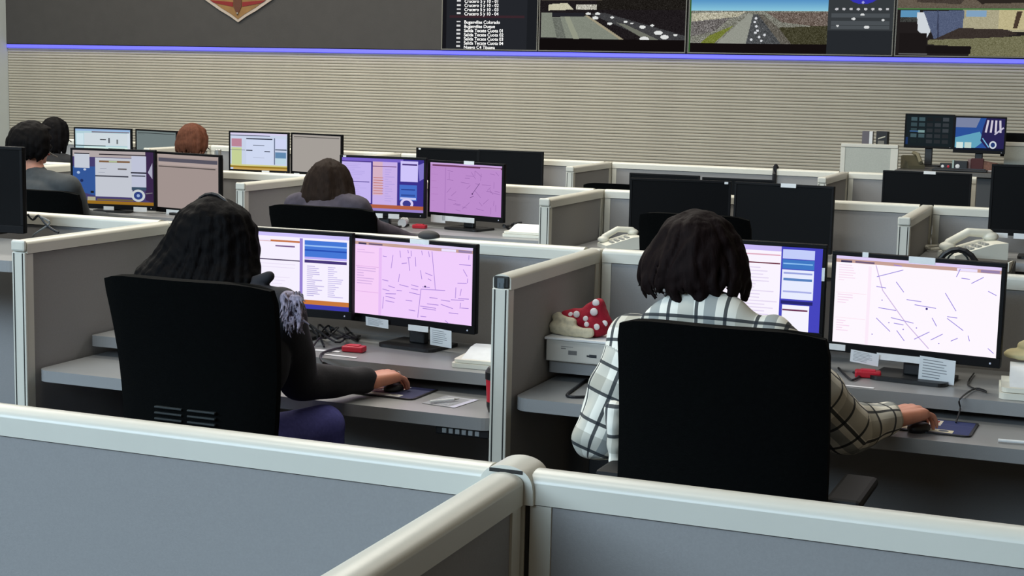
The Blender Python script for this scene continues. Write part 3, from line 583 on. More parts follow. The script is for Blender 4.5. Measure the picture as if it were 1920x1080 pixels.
# ------------------------------------------------------------------ chairs
def chair(loc, rz, label, top, w=.52, hb=.60, taper=.06, vents=False, seat_z=.48, arms=True, flare=.0):
    t = thing('office_chair', label, 'office chair', loc, rz, 'black office chairs')
    # backrest: curved slab, local -y is the rear (toward the viewer)
    nx, nz = 12, 10; z0 = top-hb; th = .05
    def pt_(i, k, s):
        u = -1+2*i/nx; v = k/nz
        hw = w/2*(1-taper*(1-v)) + flare*max(0, v-.8)*5*.2
        r = .04; edge = 1.0
        if v > .93: edge = 1-.03*((v-.93)/.07)**2
        x = u*hw*edge; y = -.22+.05*u*u+.05*math.sin(v*PI)*.6 - .05*(v-.3)
        return (x, y+(th/2 if s else -th/2)*(1 if abs(u) < .98 else .5), z0+hb*v - (.018*abs(u)**6 if k == nz else 0))
    bm = MB(); rings = []
    for k in range(nz+1):
        rings.append([pt_(i, k, 0) for i in range(nx+1)]+[pt_(i, k, 1) for i in range(nx, -1, -1)])
    bm.loft(rings); back = bm.obj('backrest', M_CHAIR, t, smooth=True)
    if vents:
        for s in (-1, 1):
            for k in range(5): MB().box(s*.055-.046 if s > 0 else -.101, .101 if s > 0 else -.009, -.2275, -.215, z0+.112+.017*k, z0+.118+.017*k, .002).obj('vent_rib', M_VENT, back)
    s = MB().prism(rounded_rect(-.25, .25, -.18, .29, .09), 2, seat_z-.07, seat_z).obj('seat', M_CHAIR, t)
    MB().tube([(0, -.20, z0+.12), (0, -.27, z0-.02), (0, -.20, seat_z-.09), (0, .0, seat_z-.09)], .028, 8).obj('back_bar', M_CHAIRP, t)
    if arms:
        for sd in (-1, 1):
            MB().box(sd*.30-.045, sd*.30+.045, -.12, .16, seat_z+.225, seat_z+.255, .012).obj('armrest', M_CHAIRP, t)
            MB().tube([(sd*.30, .02, seat_z+.226), (sd*.31, .02, seat_z+.0), (sd*.2, .02, seat_z-.085)], .02, 8).obj('arm_support', M_CHAIRP, t)
    MB().tube([(0, 0, .10), (0, 0, seat_z-.07)], .03, 12).obj('gas_lift', M_CHAIRP, t)
    for k in range(5):
        a = 2*PI*k/5+.3; MB().tube([(.02*math.cos(a), .02*math.sin(a), .11), (.28*math.cos(a), .28*math.sin(a), .075)], [.028, .018], 8).obj('base_leg', M_CHAIRP, t)
        MB().ball((.28*math.cos(a), .28*math.sin(a), .030), .024, .024, .03, 10).obj('caster', M_BLACK, t)
    return t
# ------------------------------------------------------------------ people
def sdf_mesh(prims, voxel, k=.0):
    """distance field of tapered limbs and rounded masses, blended, meshed with surface nets"""
    lo = np.full(3, 1e9); hi = -lo; Q = []
    for p in prims:
        if p[0] == 'c':
            a, b = np.array(p[1], float), np.array(p[3], float); r0, r1 = p[2], p[4]; m_ = max(r0, r1)
            l, h = np.minimum(a, b)-m_, np.maximum(a, b)+m_; Q.append(('c', a, b, r0, r1, l, h))
        else:
            c, r = np.array(p[1], float), np.array(p[2], float); R3 = np.array(p[3]) if len(p) > 3 and p[3] else np.eye(3)
            e = np.sqrt((R3**2) @ (r**2)); Q.append(('e', c, r, R3, None, c-e, c+e)); l, h = c-e, c+e
        lo = np.minimum(lo, l); hi = np.maximum(hi, h)
    pad = 3*voxel+k; lo = lo-pad; n = np.ceil((hi+pad-lo)/voxel).astype(int)+1
    D = np.full(n, pad, np.float32)
    for q in Q:
        i0 = np.maximum(0, ((q[5]-lo-pad)/voxel).astype(int)); i1 = np.minimum(n, ((q[6]-lo+pad)/voxel).astype(int)+2)
        g = [(lo[d]+np.arange(i0[d], i1[d])*voxel).astype(np.float32) for d in range(3)]
        X_, Y_, Z_ = g[0][:, None, None], g[1][None, :, None], g[2][None, None, :]
        if q[0] == 'c':
            a, b, r0, r1 = q[1:5]; d = b-a; L2 = max(d @ d, 1e-12)
            dx, dy, dz = X_-a[0], Y_-a[1], Z_-a[2]
            t = np.clip((dx*d[0]+dy*d[1]+dz*d[2])/L2, 0, 1)
            v = np.sqrt((dx-t*d[0])**2+(dy-t*d[1])**2+(dz-t*d[2])**2)-(r0+(r1-r0)*t)
        else:
            c, r, R3 = q[1:4]; dx, dy, dz = X_-c[0], Y_-c[1], Z_-c[2]
            s = [(dx*R3[0, j]+dy*R3[1, j]+dz*R3[2, j])/r[j] for j in range(3)]
            k0 = np.sqrt(s[0]**2+s[1]**2+s[2]**2); k1 = np.sqrt((s[0]/r[0])**2+(s[1]/r[1])**2+(s[2]/r[2])**2)+1e-9
            v = k0*(k0-1)/k1
        sl_ = tuple(slice(i0[d], i1[d]) for d in range(3)); o = D[sl_]
        if k > 0:
            h_ = np.clip(.5+.5*(o-v)/k, 0, 1); D[sl_] = o*(1-h_)+v*h_-k*h_*(1-h_)
        else: D[sl_] = np.minimum(o, v)
    S = D < 0; nx, ny, nz = D.shape; cs = (nx-1, ny-1, nz-1)
    cnt = np.zeros(cs, np.int16); acc = np.zeros(cs+(3,), np.float32)
    corner = [(0, 0, 0), (1, 0, 0), (0, 1, 0), (0, 0, 1), (1, 1, 0), (1, 0, 1), (0, 1, 1), (1, 1, 1)]
    tot = np.zeros(cs, np.int8)
    def cut(A_, c): return A_[c[0]:c[0]+cs[0], c[1]:c[1]+cs[1], c[2]:c[2]+cs[2]]
    for c in corner: tot += cut(S, c)
    cells = np.argwhere((tot > 0) & (tot < 8)); idx = np.full(cs, -1, np.int64); idx[tuple(cells.T)] = np.arange(len(cells))
    P = np.zeros((len(cells), 3)); W_ = np.zeros(len(cells))
    for a in corner:
        for d in range(3):
            if a[d]: continue
            b = list(a); b[d] = 1
            va = D[tuple((cells+np.array(a)).T)]; vb = D[tuple((cells+np.array(b)).T)]; mk = (va < 0) != (vb < 0)
            t = np.where(mk, va/np.where(mk, va-vb, 1), 0); p = np.tile(np.array(a, float), (len(cells), 1)); p[:, d] += t
            P[mk] += p[mk]; W_[mk] += 1
    P = lo+(cells+P/W_[:, None])*voxel
    Fs = []
    for d in range(3):
        e1, e2 = [(1, 2), (2, 0), (0, 1)][d]
        s0 = [slice(None)]*3; s1 = [slice(None)]*3; s0[d] = slice(0, -1); s1[d] = slice(1, None)
        ch = S[tuple(s0)] != S[tuple(s1)]; E_ = np.argwhere(ch)
        E_ = E_[(E_[:, e1] > 0) & (E_[:, e2] > 0) & (E_[:, e1] < cs[e1]) & (E_[:, e2] < cs[e2])]
        ins = S[tuple(E_.T)]
        def cid(o1, o2):
            q = E_.copy(); q[:, e1] -= o1; q[:, e2] -= o2; return idx[tuple(q.T)]
        quad = np.stack([cid(1, 1), cid(0, 1), cid(0, 0), cid(1, 0)], 1)
        quad[~ins] = quad[~ins][:, ::-1]; Fs.append(quad)
    return P, np.concatenate(Fs)
def blob(name, prims, m, parent, loc=(0, 0, 0), voxel=.006, smooth=4, wrinkle=0, wscale=14, seed=0, k=0):
    P, Fc = sdf_mesh(prims, voxel, k)
    if smooth:
        e = np.concatenate([Fc[:, [0, 1]], Fc[:, [1, 2]], Fc[:, [2, 3]], Fc[:, [3, 0]]]); e = np.concatenate([e, e[:, ::-1]])
        deg = np.maximum(1, np.bincount(e[:, 0], minlength=len(P)))[:, None]
        for _ in range(smooth):
            s = np.stack([np.bincount(e[:, 0], weights=P[e[:, 1], d], minlength=len(P)) for d in range(3)], 1)/deg; P = P*.5+s*.5
    me = bpy.data.meshes.new(name); me.vertices.add(len(P)); me.vertices.foreach_set('co', P.astype(np.float32).ravel())
    me.loops.add(len(Fc)*4); me.loops.foreach_set('vertex_index', Fc.astype(np.int32).ravel())
    me.polygons.add(len(Fc)); me.polygons.foreach_set('loop_start', np.arange(0, len(Fc)*4, 4, dtype=np.int32))
    me.update(calc_edges=True)
    if wrinkle:
        nr = np.zeros(len(P)*3, np.float32); me.vertices.foreach_get('normal', nr); nr = nr.reshape(-1, 3)
        w = np.zeros(len(P)); rgw = np.random.default_rng(int(abs(seed)*10)+1)
        for o_ in range(10):
            fr = wscale*(1+.35*o_)*rgw.normal(0, 1, 3); w += np.sin(P @ fr+2.0*np.sin(P @ (wscale*.5*rgw.normal(0, 1, 3)))+rgw.uniform(0, 6))/(1+.35*o_)
        P = P+nr*(wrinkle*w/2.2)[:, None]; me.vertices.foreach_set('co', P.astype(np.float32).ravel()); me.update()
    me.polygons.foreach_set('use_smooth', [True]*len(Fc)); me.materials.append(m)
    return link(name, me, parent, loc)

def finger(base, d, up, L, curl, r):
    """three phalanges bending down"""
    out = []; p = Vector(base); d = Vector(d).normalized(); axis = d.cross(Vector(up)).normalized()
    for k, f in enumerate((.45, .32, .23)):
        d = Matrix.Rotation(-curl[k], 3, axis) @ d; q = p+d*(L*f); out.append(('c', p, r*(1-.1*k), q, r*(.92-.1*k))); p = q
    return out
def hand(wrist, fwd, up, side=1, curl=(.35, .60, .45), g=1.22):
    """right hand (side=1) with the thumb on the left; palm faces -up"""
    f = Vector(fwd).normalized(); u = Vector(up); u = (u-f*u.dot(f)).normalized(); s = f.cross(u)*side   # s points to the little finger
    W = Vector(wrist); out = []
    pal = lambda a, b, c=0: W+f*a+s*b+u*c
    for k, b in enumerate((-.030, -.010, .011, .030)): out.append(('c', pal(.012, b*.62), .020, pal(.085, b, .012 if abs(b) < .02 else .008), .0150))
    for b, L, k in ((-.031, .072, 0), (-.010, .080, 1), (.011, .075, 2), (.031, .060, 3)):
        out += finger(pal(.09, b, .010), f+s*(b*1.2), u, L, curl, .0088 if k < 3 else .0078)
    out += [('c', pal(.02, -.022), .017, pal(.05, -.048, -.006), .0125), ('c', pal(.05, -.048, -.006), .0115, pal(.078, -.056, -.014), .0100), ('c', pal(.078, -.056, -.014), .0098, pal(.102, -.050, -.024), .0082)]
    W0 = Vector(wrist)
    return [('c', W0+(Vector(q[1])-W0)*g, q[2]*g, W0+(Vector(q[3])-W0)*g, q[4]*g) for q in out]
def head_prims(c, f=Vector((0, 1, 0)), k=1.0):
    """head centre c, looking along f (horizontal)"""
    f = Vector(f).normalized(); s = f.cross(Vector((0, 0, 1))); z = Vector((0, 0, 1)); c = Vector(c)
    rot = Matrix((s, f, z)).transposed(); o = []
    o.append(('e', c+f*(-.012)*k+z*.025*k, (.074*k, .094*k, .092*k), rot)); o.append(('e', c+f*.022*k-z*.03*k, (.062*k, .070*k, .085*k), rot))
    o.append(('c', c+f*.085*k+z*.012*k, .010*k, c+f*.104*k-z*.022*k, .013*k)); o.append(('e', c+f*.062*k-z*.098*k, (.026*k, .022*k, .018*k), rot))
    o.append(('c', c+f*.080*k+s*.03*k+z*.026*k, .011*k, c+f*.080*k-s*.03*k+z*.026*k, .011*k)); o.append(('e', c+f*.082*k-z*.058*k, (.024*k, .012*k, .010*k), rot))
    for q in (-1, 1): o.append(('e', c+s*(q*.074*k)-f*.008*k-z*.004*k, (.010*k, .020*k, .031*k), rot))
    return o
def person(loc, label, zs, head, look, shoulders, elbows, wrists, hand_dirs, cloth_mat, hair_fn, skin=M_SKIN, voxel=.007, knees=None, thick=1.0, wrinkle=.004, pants=None, sleeve_end=.92, coll=True, hip=(0, 0), loose=.012, trap=.035):
    J = lambda p: Vector(p)-Vector(loc)
    hd = J(head); SH = [J(p) for p in shoulders]; EL = [J(p) for p in elbows]; WR = [J(p) for p in wrists]
    mid = (SH[0]+SH[1])/2; pel = Vector((hip[0], hip[1], zs+.11)); neck = hd+Vector((0, -.015, -.10)); sw = (SH[1]-SH[0]).length/2
    ax = (SH[1]-SH[0]).normalized()
    KN = [J(k) for k in knees] if knees else [pel+Vector((s*.11, .44, -.04)) for s in (-1, 1)]
    AN = [Vector((k.x, k.y+.02, .09)) for k in KN]
    def torso(e):
        T = thick; ch = mid+(pel-mid)*.30; wa = mid+(pel-mid)*.68
        rot = Matrix((ax, ax.cross(Vector((0, 0, 1)))*-1, Vector((0, 0, 1)))).transposed()
        o = [('e', ch, (sw*.98*T+e, .115*T+e, .19+e), rot), ('e', wa, (.145*T+e, .105*T+e, .16+e), rot), ('e', pel, (.17*T+e, .13*T+e, .12+e))]
        o.append(('c', ch, .11*T+e, pel, .125*T+e))
        for k in (0, 1): o.append(('c', SH[k]*.9+mid*.1, .060*T+e, mid+Vector((0, 0, trap)), .052*T+e))
        return o
    def arms(e, endt):
        o = []
        for k in (0, 1):
            w = EL[k].lerp(WR[k], endt); o += [('c', SH[k], .058*thick+e, EL[k], .043*thick+e), ('c', EL[k], .043*thick+e, w, .029*thick+e*.85)]
        return o
    def legs(e):
        o = []
        for k in (0, 1):
            h = pel+Vector(((-.09, .09)[k], .04, -.02)); o += [('c', h, .085+e, KN[k], .062+e), ('c', KN[k], .060+e, AN[k], .042+e)]
        return o
    hands = []
    for k in (0, 1):
        if hand_dirs[k]: hands += hand(WR[k], hand_dirs[k][0], hand_dirs[k][1], (-1, 1)[k])
    feet = [('c', AN[k]+Vector((0, -.02, -.045)), .04, AN[k]+Vector((0, .15, -.06)), .028) for k in (0, 1)]
    body = torso(0)+arms(-.006, 1)+legs(0)+hands+feet+[('c', neck, .054, mid+Vector((0, 0, .02)), .062)]+head_prims(hd, look)
    o = blob('person', body, skin, None, loc, voxel if voxel < .006 else voxel, 5)
    tag(o, label, 'person')
    cl = torso(.014)+arms(loose, sleeve_end)
    if coll: cl += [('c', mid+Vector((0, -.01, .03)), .078, mid+(neck-mid)*.45, .066)]
    c = blob('top_garment', cl, cloth_mat, o, (0, 0, 0), max(voxel, .006), 6, wrinkle, 13, loc[0])
    blob('trousers', [('e', pel+Vector((0, 0, -.01)), (.185, .145, .125))]+legs(.012), pants or mat('dark_trousers', (30, 30, 40), .9), o, (0, 0, 0), max(voxel, .008), 5, .003, 12)
    for k in (0, 1): blob('shoe', [(q[0], q[1], q[2]+.012, q[3], q[4]+.012) for q in feet[k:k+1]], M_BLACK, o, (0, 0, 0), .01, 3)
    s = Vector(look).normalized().cross(Vector((0, 0, 1)))
    for q in (-1, 1): MB().ball(hd+Vector(look).normalized()*.079+s*(q*.031)+Vector((0, 0, .008)), .0105, seg=10).obj('eye', mat('eye_dark', (60, 45, 38), .3), o, smooth=True)
    MB().ball(hd+Vector(look).normalized()*.091+Vector((0, 0, -.058)), .022, .006, .007, 10).obj('lips', mat('lip', (150, 84, 78), .5), o, smooth=True)
    hair_fn(o, hd, Vector(look).normalized())
    return o, c, dict(mid=mid, SH=SH, EL=EL, WR=WR, pel=pel)

def hair_blob(parent, prof, m, n=44, r=.014, voxel=.006, seed=1, jag=.04, wave=.0, core=True, front_gap=.9, look=Vector((0, 1, 0)), smooth=1):
    """long hair: strands laid over a profile [(z, half width, half depth, cx, cy)] from crown down"""
    rg = random.Random(seed); prims = []
    P = prof; f = math.atan2(look.y, look.x)
    def lerp(t):
        q = t*(len(P)-1); i = min(int(q), len(P)-2); a = q-i; return [P[i][k]*(1-a)+P[i+1][k]*a for k in range(5)]
    for k in range(n):
        # leave the face open
        a = f+front_gap+(2*PI-2*front_gap)*(k+rg.uniform(-.3, .3))/n
        te = 1-rg.uniform(0, jag); rr = r*rg.uniform(.75, 1.25); last = None; ph = rg.uniform(0, 6); dj = rg.uniform(-.006, .006)
        st = 11
        for j_ in range(st+1):
            t_ = te*j_/st; z, hw, hdp, cx, cy = lerp(t_); w_ = wave*math.sin(ph+t_*9)*t_
            p = Vector((cx+(hw-r+dj)*math.cos(a+w_), cy+(hdp-r+dj)*math.sin(a+w_), z+rg.uniform(-.002, .002)))
            rad = rr*(1 if j_ < st-2 else (.8, .5, .3)[j_-st+2])
            if last: prims.append(('c', last[0], last[1], p, rad))
            last = (p, rad)
    if core:
        for a, b in zip(P[1:-1], P[2:-1]):
            prims.append(('e', (a[3], a[4], a[0]), (a[1]*.86, a[2]*.86, max(.03, (a[0]-b[0])*.9))))
    prims.append(('e', (P[1][3], P[1][4], (P[0][0]+P[2][0])/2-.012), (P[2][1]*.92, P[2][2]*.92, (P[0][0]-P[2][0])*.62)))
    return blob('hair', prims, m, parent, (0, 0, 0), voxel, smooth, .003, 40, seed)
def hair_mat(name, rgb, rough=.6):
    m = mat(name, rgb, max(rough, .68), None, spec=.07); nt = m.node_tree; b = nt.nodes['Principled BSDF']
    tc = nt.nodes.new('ShaderNodeTexCoord'); mp = nt.nodes.new('ShaderNodeMapping'); mp.inputs['Scale'].default_value = (120, 120, 5)
    n = nt.nodes.new('ShaderNodeTexNoise'); n.inputs['Scale'].default_value = 1; n.inputs['Detail'].default_value = 5
    r = nt.nodes.new('ShaderNodeValToRGB'); c = lin(rgb); r.color_ramp.elements[0].color = tuple(v*.45 for v in c)+(1,); r.color_ramp.elements[1].color = tuple(v*1.7 for v in c)+(1,)
    bp = nt.nodes.new('ShaderNodeBump'); bp.inputs['Strength'].default_value = .5; bp.inputs['Distance'].default_value = .004
    nt.links.new(tc.outputs['Object'], mp.inputs['Vector']); nt.links.new(mp.outputs[0], n.inputs['Vector']); nt.links.new(n.outputs['Fac'], r.inputs['Fac']); nt.links.new(r.outputs[0], b.inputs['Base Color'])
    nt.links.new(n.outputs['Fac'], bp.inputs['Height']); nt.links.new(bp.outputs[0], b.inputs['Normal'])
    return m
def headset(parent, hd, look, side=1, m=M_BLACK, boom=True):
    f = look; s = f.cross(Vector((0, 0, 1))); z = Vector((0, 0, 1)); pts = []
    for k in range(13): a = PI*k/12; pts.append(hd+s*(.098*math.cos(a))-f*.005+z*(.012+.125*math.sin(a)))
    h = MB().tube(pts, .006, 6).obj('headset', m, parent)
    for q in (-1, 1): MB().ball(hd+s*(q*.098)+z*.0, .018, .03, .034, 12).obj('ear_cushion', m, h)
    if boom: MB().tube([hd+s*(side*.105)-z*.01, hd+s*(side*.11)+f*.05-z*.05, hd+s*(side*.07)+f*.115-z*.07], .004, 6).obj('microphone_boom', m, h)

def prof_px(loc, Y, rows, depth, dy):
    out = []
    for (y, xl, xr), d, c in zip(rows, depth, dy):
        a, b = at(xl, y, Y=Y), at(xr, y, Y=Y); out.append(((a.z+b.z)/2-loc[2], max(.012, (b.x-a.x)/2), d, (a.x+b.x)/2-loc[0], Y+c-loc[1]))
    return out
UPV = Vector((0, 0, 1))
# ---- black-haired woman, second row
LW = Vector((-2.62, 4.10, 0)); Yh = 4.26
M_BLKHAIR = hair_mat('black_hair', (4, 3, 4), .6)
rowsL = [(378, 390, 412), (384, 366, 438), (400, 343, 460), (430, 328, 474), (465, 312, 482), (495, 292, 490), (520, 272, 500), (560, 262, 505), (610, 262, 505)]
def hairL(o, hd, look):
    hair_blob(o, prof_px(LW, Yh, rowsL, (.02, .06, .095, .118, .12, .115, .11, .10, .09), (0, 0, 0, 0, -.01, -.03, -.06, -.08, -.09)), M_BLKHAIR, 54, .015, .006, 2, .04, .03, look=look, front_gap=.95)
hL = at(400, 367, Y=Yh)-Vector((0, 0, .13))
oL, cL, jL = person(LW, 'woman with long black hair and dark jacket, right hand on a mouse', .46, hL, (.12, 1, -.05), (at(318, 590, Y=4.20), at(528, 585, Y=4.20)),
    (at(285, 735, Y=4.30), at(560, 715, Y=4.36)), (Vector((-2.80, 4.62, .70)), Vector((-2.345, 4.63, .702))), ((Vector((.2, 1, -.12)), UPV), (Vector((.45, 1, -.02)), UPV)),
    mat('dark_jacket', (24, 24, 30), .85, 40, .15, .2, 120), hairL, voxel=.005, knees=(Vector((-2.76, 4.52, .56)), at(606, 800, Y=4.41)), pants=mat('blue_jeans', (80, 80, 150), .9, 80, .15), wrinkle=.005, sleeve_end=.95, thick=1.08, loose=.018)
headset(oL, hL-LW, Vector((.12, 1, 0)).normalized(), 1)
rg = random.Random(4); fur = []
for k in range(210):
    p = at(rg.uniform(530, 566), rg.uniform(548, 608), Y=4.13+rg.uniform(-.02, .03))-LW
    d = Vector((rg.uniform(-.1, .5), rg.uniform(-.5, .1), rg.uniform(-1, -.2))).normalized()*rg.uniform(.02, .045)
    fur.append(('c', p, .005, p+d, .002))
fur.append(('c', at(540, 560, Y=4.15)-LW, .026, at(555, 600, Y=4.15)-LW, .026))
blob('fur_trim', fur, mat('grey_fur', (124, 116, 130), .9, 55, .7), oL, (0, 0, 0), .0035, 0)
blob('hood_edge', [('c', at(478, 535, Y=4.20)-LW, .03, at(505, 518, Y=4.20)-LW, .018), ('c', at(470, 560, Y=4.18)-LW, .05, at(535, 560, Y=4.2)-LW, .035)], MATS['dark_jacket'], oL, (0, 0, 0), .006, 3)
_f2 = Vector((.45, 1, -.02)).normalized(); _u2 = (UPV-_f2*UPV.dot(_f2)).normalized(); _s2 = _f2.cross(_u2)
rgp = jL['WR'][1]+(_f2*.106+_s2*.0115+_u2*.010)*1.22
MB().tube([rgp+_s2*(.0112*math.cos(k*PI/6))+_u2*(.0112*math.sin(k*PI/6)) for k in range(13)], .0022, 6).obj('finger_ring', M_CHROME, oL)
# ---- plaid-shirted person, second row
RW = Vector((-1.03, 3.98, 0)); Yr = 4.12
M_BRNHAIR = hair_mat('dark_brown_hair', (19, 11, 11), .6)
rowsR = [(407, 1290, 1330), (412, 1268, 1352), (428, 1246, 1372), (455, 1231, 1388), (486, 1212, 1400), (515, 1201, 1407), (540, 1195, 1410), (564, 1204, 1406)]
def hairR(o, hd, look):
    hair_blob(o, prof_px(RW, Yr, rowsR, (.02, .06, .10, .12, .128, .13, .13, .12), (0, 0, 0, 0, -.005, -.01, -.012, -.015)), M_BRNHAIR, 46, .016, .006, 5, .17, .16, look=look, front_gap=.95)
hR = at(1306, 395, Y=Yr)-Vector((0, 0, .135))
m = bpy.data.materials.new('plaid_flannel'); m.use_nodes = True; nt = m.node_tree; bs = nt.nodes['Principled BSDF']; bs.inputs['Roughness'].default_value = .9
ta = nt.nodes.new('ShaderNodeAttribute'); ta.attribute_name = 'plaid'; sp = nt.nodes.new('ShaderNodeSeparateXYZ'); nt.links.new(ta.outputs['Vector'], sp.inputs[0])
def mth(op, a, b=None):
    n = nt.nodes.new('ShaderNodeMath'); n.operation = op
    for i, v in enumerate((a, b)):
        if v is None: continue
        if isinstance(v, (int, float)): n.inputs[i].default_value = v
        else: nt.links.new(v, n.inputs[i])
    return n.outputs[0]
def band(ch, period, off, width): return mth('LESS_THAN', mth('FRACT', mth('ADD', mth('DIVIDE', sp.outputs[ch], period), off)), width)
def mixc(fac, a, col):
    n = nt.nodes.new('ShaderNodeMixRGB'); nt.links.new(fac, n.inputs[0]); n.inputs[2].default_value = lin(col)+(1,)
    if isinstance(a, tuple): n.inputs[1].default_value = lin(a)+(1,)
    else: nt.links.new(a, n.inputs[1])
    return n.outputs[0]
c = (232, 230, 218)
c = mixc(mth('MULTIPLY', band(0, .16, .30, .28), .42), c, (120, 116, 100)); c = mixc(mth('MULTIPLY', band(1, .16, .30, .28), .42), c, (120, 116, 100))
c = mixc(mth('MULTIPLY', band(0, .16, .84, .20), .65), c, (84, 98, 106)); 
c = mixc(mth('MULTIPLY', band(0, .08, .0, .12), .93), c, (26, 34, 42)); c = mixc(mth('MULTIPLY', band(1, .08, .1, .12), .93), c, (26, 34, 42))
nt.links.new(c, bs.inputs['Base Color']); M_PLAID = m
oR, cR, jR = person(RW, 'person with brown hair in a white plaid flannel shirt, back to the viewer', .48, hR, (.15, 1, -.05), (at(1196, 650, Y=4.06), at(1440, 652, Y=4.06)),
    (at(1124, 815, Y=4.00), at(1585, 800, Y=4.33)), (at(1200, 790, Y=4.22), Vector((-.562, 4.49, .782))), ((Vector((.5, 1, 0)), UPV), (Vector((.75, 1, .02)), UPV)),
    M_PLAID, hairR, voxel=.005, wrinkle=.009, thick=1.12, sleeve_end=.90, loose=.028, trap=.105)
me = cR.data; A = me.attributes.new('plaid', 'FLOAT_VECTOR', 'POINT'); segs = []
for k in (0, 1):
    L1 = (jR['EL'][k]-jR['SH'][k]).length; segs.append((jR['SH'][k], jR['EL'][k], 0, k)); segs.append((jR['EL'][k], jR['WR'][k], L1, k))
N = len(me.vertices); co = np.zeros(N*3); me.vertices.foreach_get('co', co); co = co.reshape(-1, 3)
val = np.stack([co[:, 0], co[:, 2]+.25*co[:, 1], co[:, 1]*0], 1)
tor = np.minimum.reduce([np.linalg.norm((co-np.array(c_))/np.array(s_), axis=1) for c_, s_ in ((jR['mid']+(jR['pel']-jR['mid'])*.3, (.19, .14, .22)), (jR['mid']+(jR['pel']-jR['mid'])*.68, (.17, .13, .2)))])
tall = np.zeros(N); best = np.full(N, 1e9); vv = val.copy()
for a, b_, L0, k in segs:
    a, b_ = np.array(a), np.array(b_); d = b_-a; L = np.linalg.norm(d); d /= L; tr = (co-a)@d; t_ = np.clip(tr, 0, L); q = co-a-np.outer(t_, d); dist = np.linalg.norm(q, axis=1)
    s1 = np.cross(d, (0, 0, 1.0)); s1 /= np.linalg.norm(s1); s2 = np.cross(s1, d); ang = np.arctan2(q@s1, q@s2)
    up_ = dist < best; best = np.where(up_, dist, best); vv[up_] = np.stack([ang*.075+.02*k, tr+L0, ang*0], 1)[up_]; tall = np.where(up_, tr+L0, tall)
arm = (best < .12) & (tor > 1.05) & (tall > .03); val[arm] = vv[arm]
A.data.foreach_set('vector', val.astype(np.float32).ravel())
# loose shirt hem hanging beside the chair
hem = blob('shirt_tail', [('c', at(1150, 770, Y=3.86)-RW, .03, at(1152, 862, Y=3.84)-RW, .026), ('c', at(1152, 862, Y=3.84)-RW, .024, at(1148, 884, Y=3.84)-RW, .012)], M_PLAID, oR, (0, 0, 0), .005, 3, .008, 22)
A = hem.data.attributes.new('plaid', 'FLOAT_VECTOR', 'POINT'); A.data.foreach_set('vector', np.array([(v.co.x*1.2, v.co.z, 0) for v in hem.data.vertices], dtype=np.float32).ravel())
# ---- chairs of the two
cc = at(346, 522, Y=3.62); chair((cc.x, 3.84, 0), 0, 'black office chair with ribbed vents, seating the black-haired woman', cc.z+.0, w=.565, hb=.56, taper=.13, vents=True, arms=False)
cc = at(1352, 612, Y=3.60); chair((cc.x, 3.82, 0), R_(-1), 'black office chair with square back, seating the plaid-shirted person', cc.z+.005, w=.53, hb=.60, taper=-.02)
# ---- third row woman
CW = Vector((-3.95, 7.30, 0)); Yc = 7.42
hC = at(616, 303, Y=Yc)-Vector((0, 0, .125))
rowsC = [(303, 614, 620), (306, 602, 634), (316, 588, 648), (332, 578, 657), (350, 573, 663), (370, 571, 670), (392, 574, 676), (410, 578, 676)]
M_HC = hair_mat('brown_hair', (34, 25, 20), .45)
def hairC(o, hd, look): hair_blob(o, prof_px(CW, Yc, rowsC, (.02, .06, .10, .118, .12, .115, .10, .09), (0, 0, 0, 0, -.01, -.03, -.05, -.06)), M_HC, 34, .017, .009, 8, .06, .04, look=look)
oC, _, _ = person(CW, 'woman with brown hair and headset facing the lilac monitor', .50, hC, (.1, 1, 0), (at(556, 385, Y=7.36), at(672, 392, Y=7.36)), (Vector((-4.22, 7.5, .86)), at(696, 425, Y=7.50)), (Vector((-4.1, 7.75, .82)), Vector((-3.62, 7.76, .83))), ((Vector((.2, 1, 0)), UPV), (Vector((-.1, 1, 0)), UPV)),
    mat('mauve_grey_top', (62, 56, 66), .9, 30, .2), hairC, voxel=.009)
headset(oC, hC-CW, Vector((.1, 1, 0)).normalized(), -1, mat('grey_headset', (120, 116, 110), .4))
cc = at(600, 386, Y=6.98); chair((cc.x, 7.2, 0), 0, 'black office chair under the brown-haired woman in the third row', cc.z, w=.63, taper=.12)
# ---- man in grey
MW = Vector((-5.86, 7.30, 0)); Ym = 7.40
hM = at(62, 232, Y=Ym)-Vector((0, 0, .125))
rowsM = [(231, 58, 64), (234, 42, 80), (243, 28, 93), (258, 21, 99), (275, 20, 100), (290, 26, 97), (303, 34, 88)]
M_HM = hair_mat('black_short_hair', (9, 7, 7), .5)
def hairM(o, hd, look): hair_blob(o, prof_px(MW, Ym, rowsM, (.02, .06, .10, .12, .122, .11, .09), (0, 0, 0, -.005, -.01, -.015, -.02)), M_HM, 36, .014, .008, 9, .12, 0, look=look, front_gap=1.35)
oM, _, _ = person(MW, 'man with short black hair in a dark grey jacket at far left', .52, hM, (.35, 1, 0), (at(25, 350, Y=7.34), at(128, 352, Y=7.34)), (Vector((-6.2, 7.45, .88)), at(152, 410, Y=7.46)), (Vector((-6.05, 7.72, .83)), Vector((-5.45, 7.72, .83))), ((Vector((.1, 1, 0)), UPV), (Vector((-.1, 1, 0)), UPV)),
    mat('grey_jacket', (54, 58, 60), .85, 30, .12), hairM, voxel=.009, thick=1.15, skin=M_SKIN2)
headset(oM, hM-MW, Vector((.35, 1, 0)).normalized(), 1, mat('grey_headset', (120, 116, 110), .4))
cc = at(82, 356, Y=7.02); chair((cc.x, 7.24, 0), 0, 'black office chair behind the man in grey', cc.z, w=.46, taper=.1)
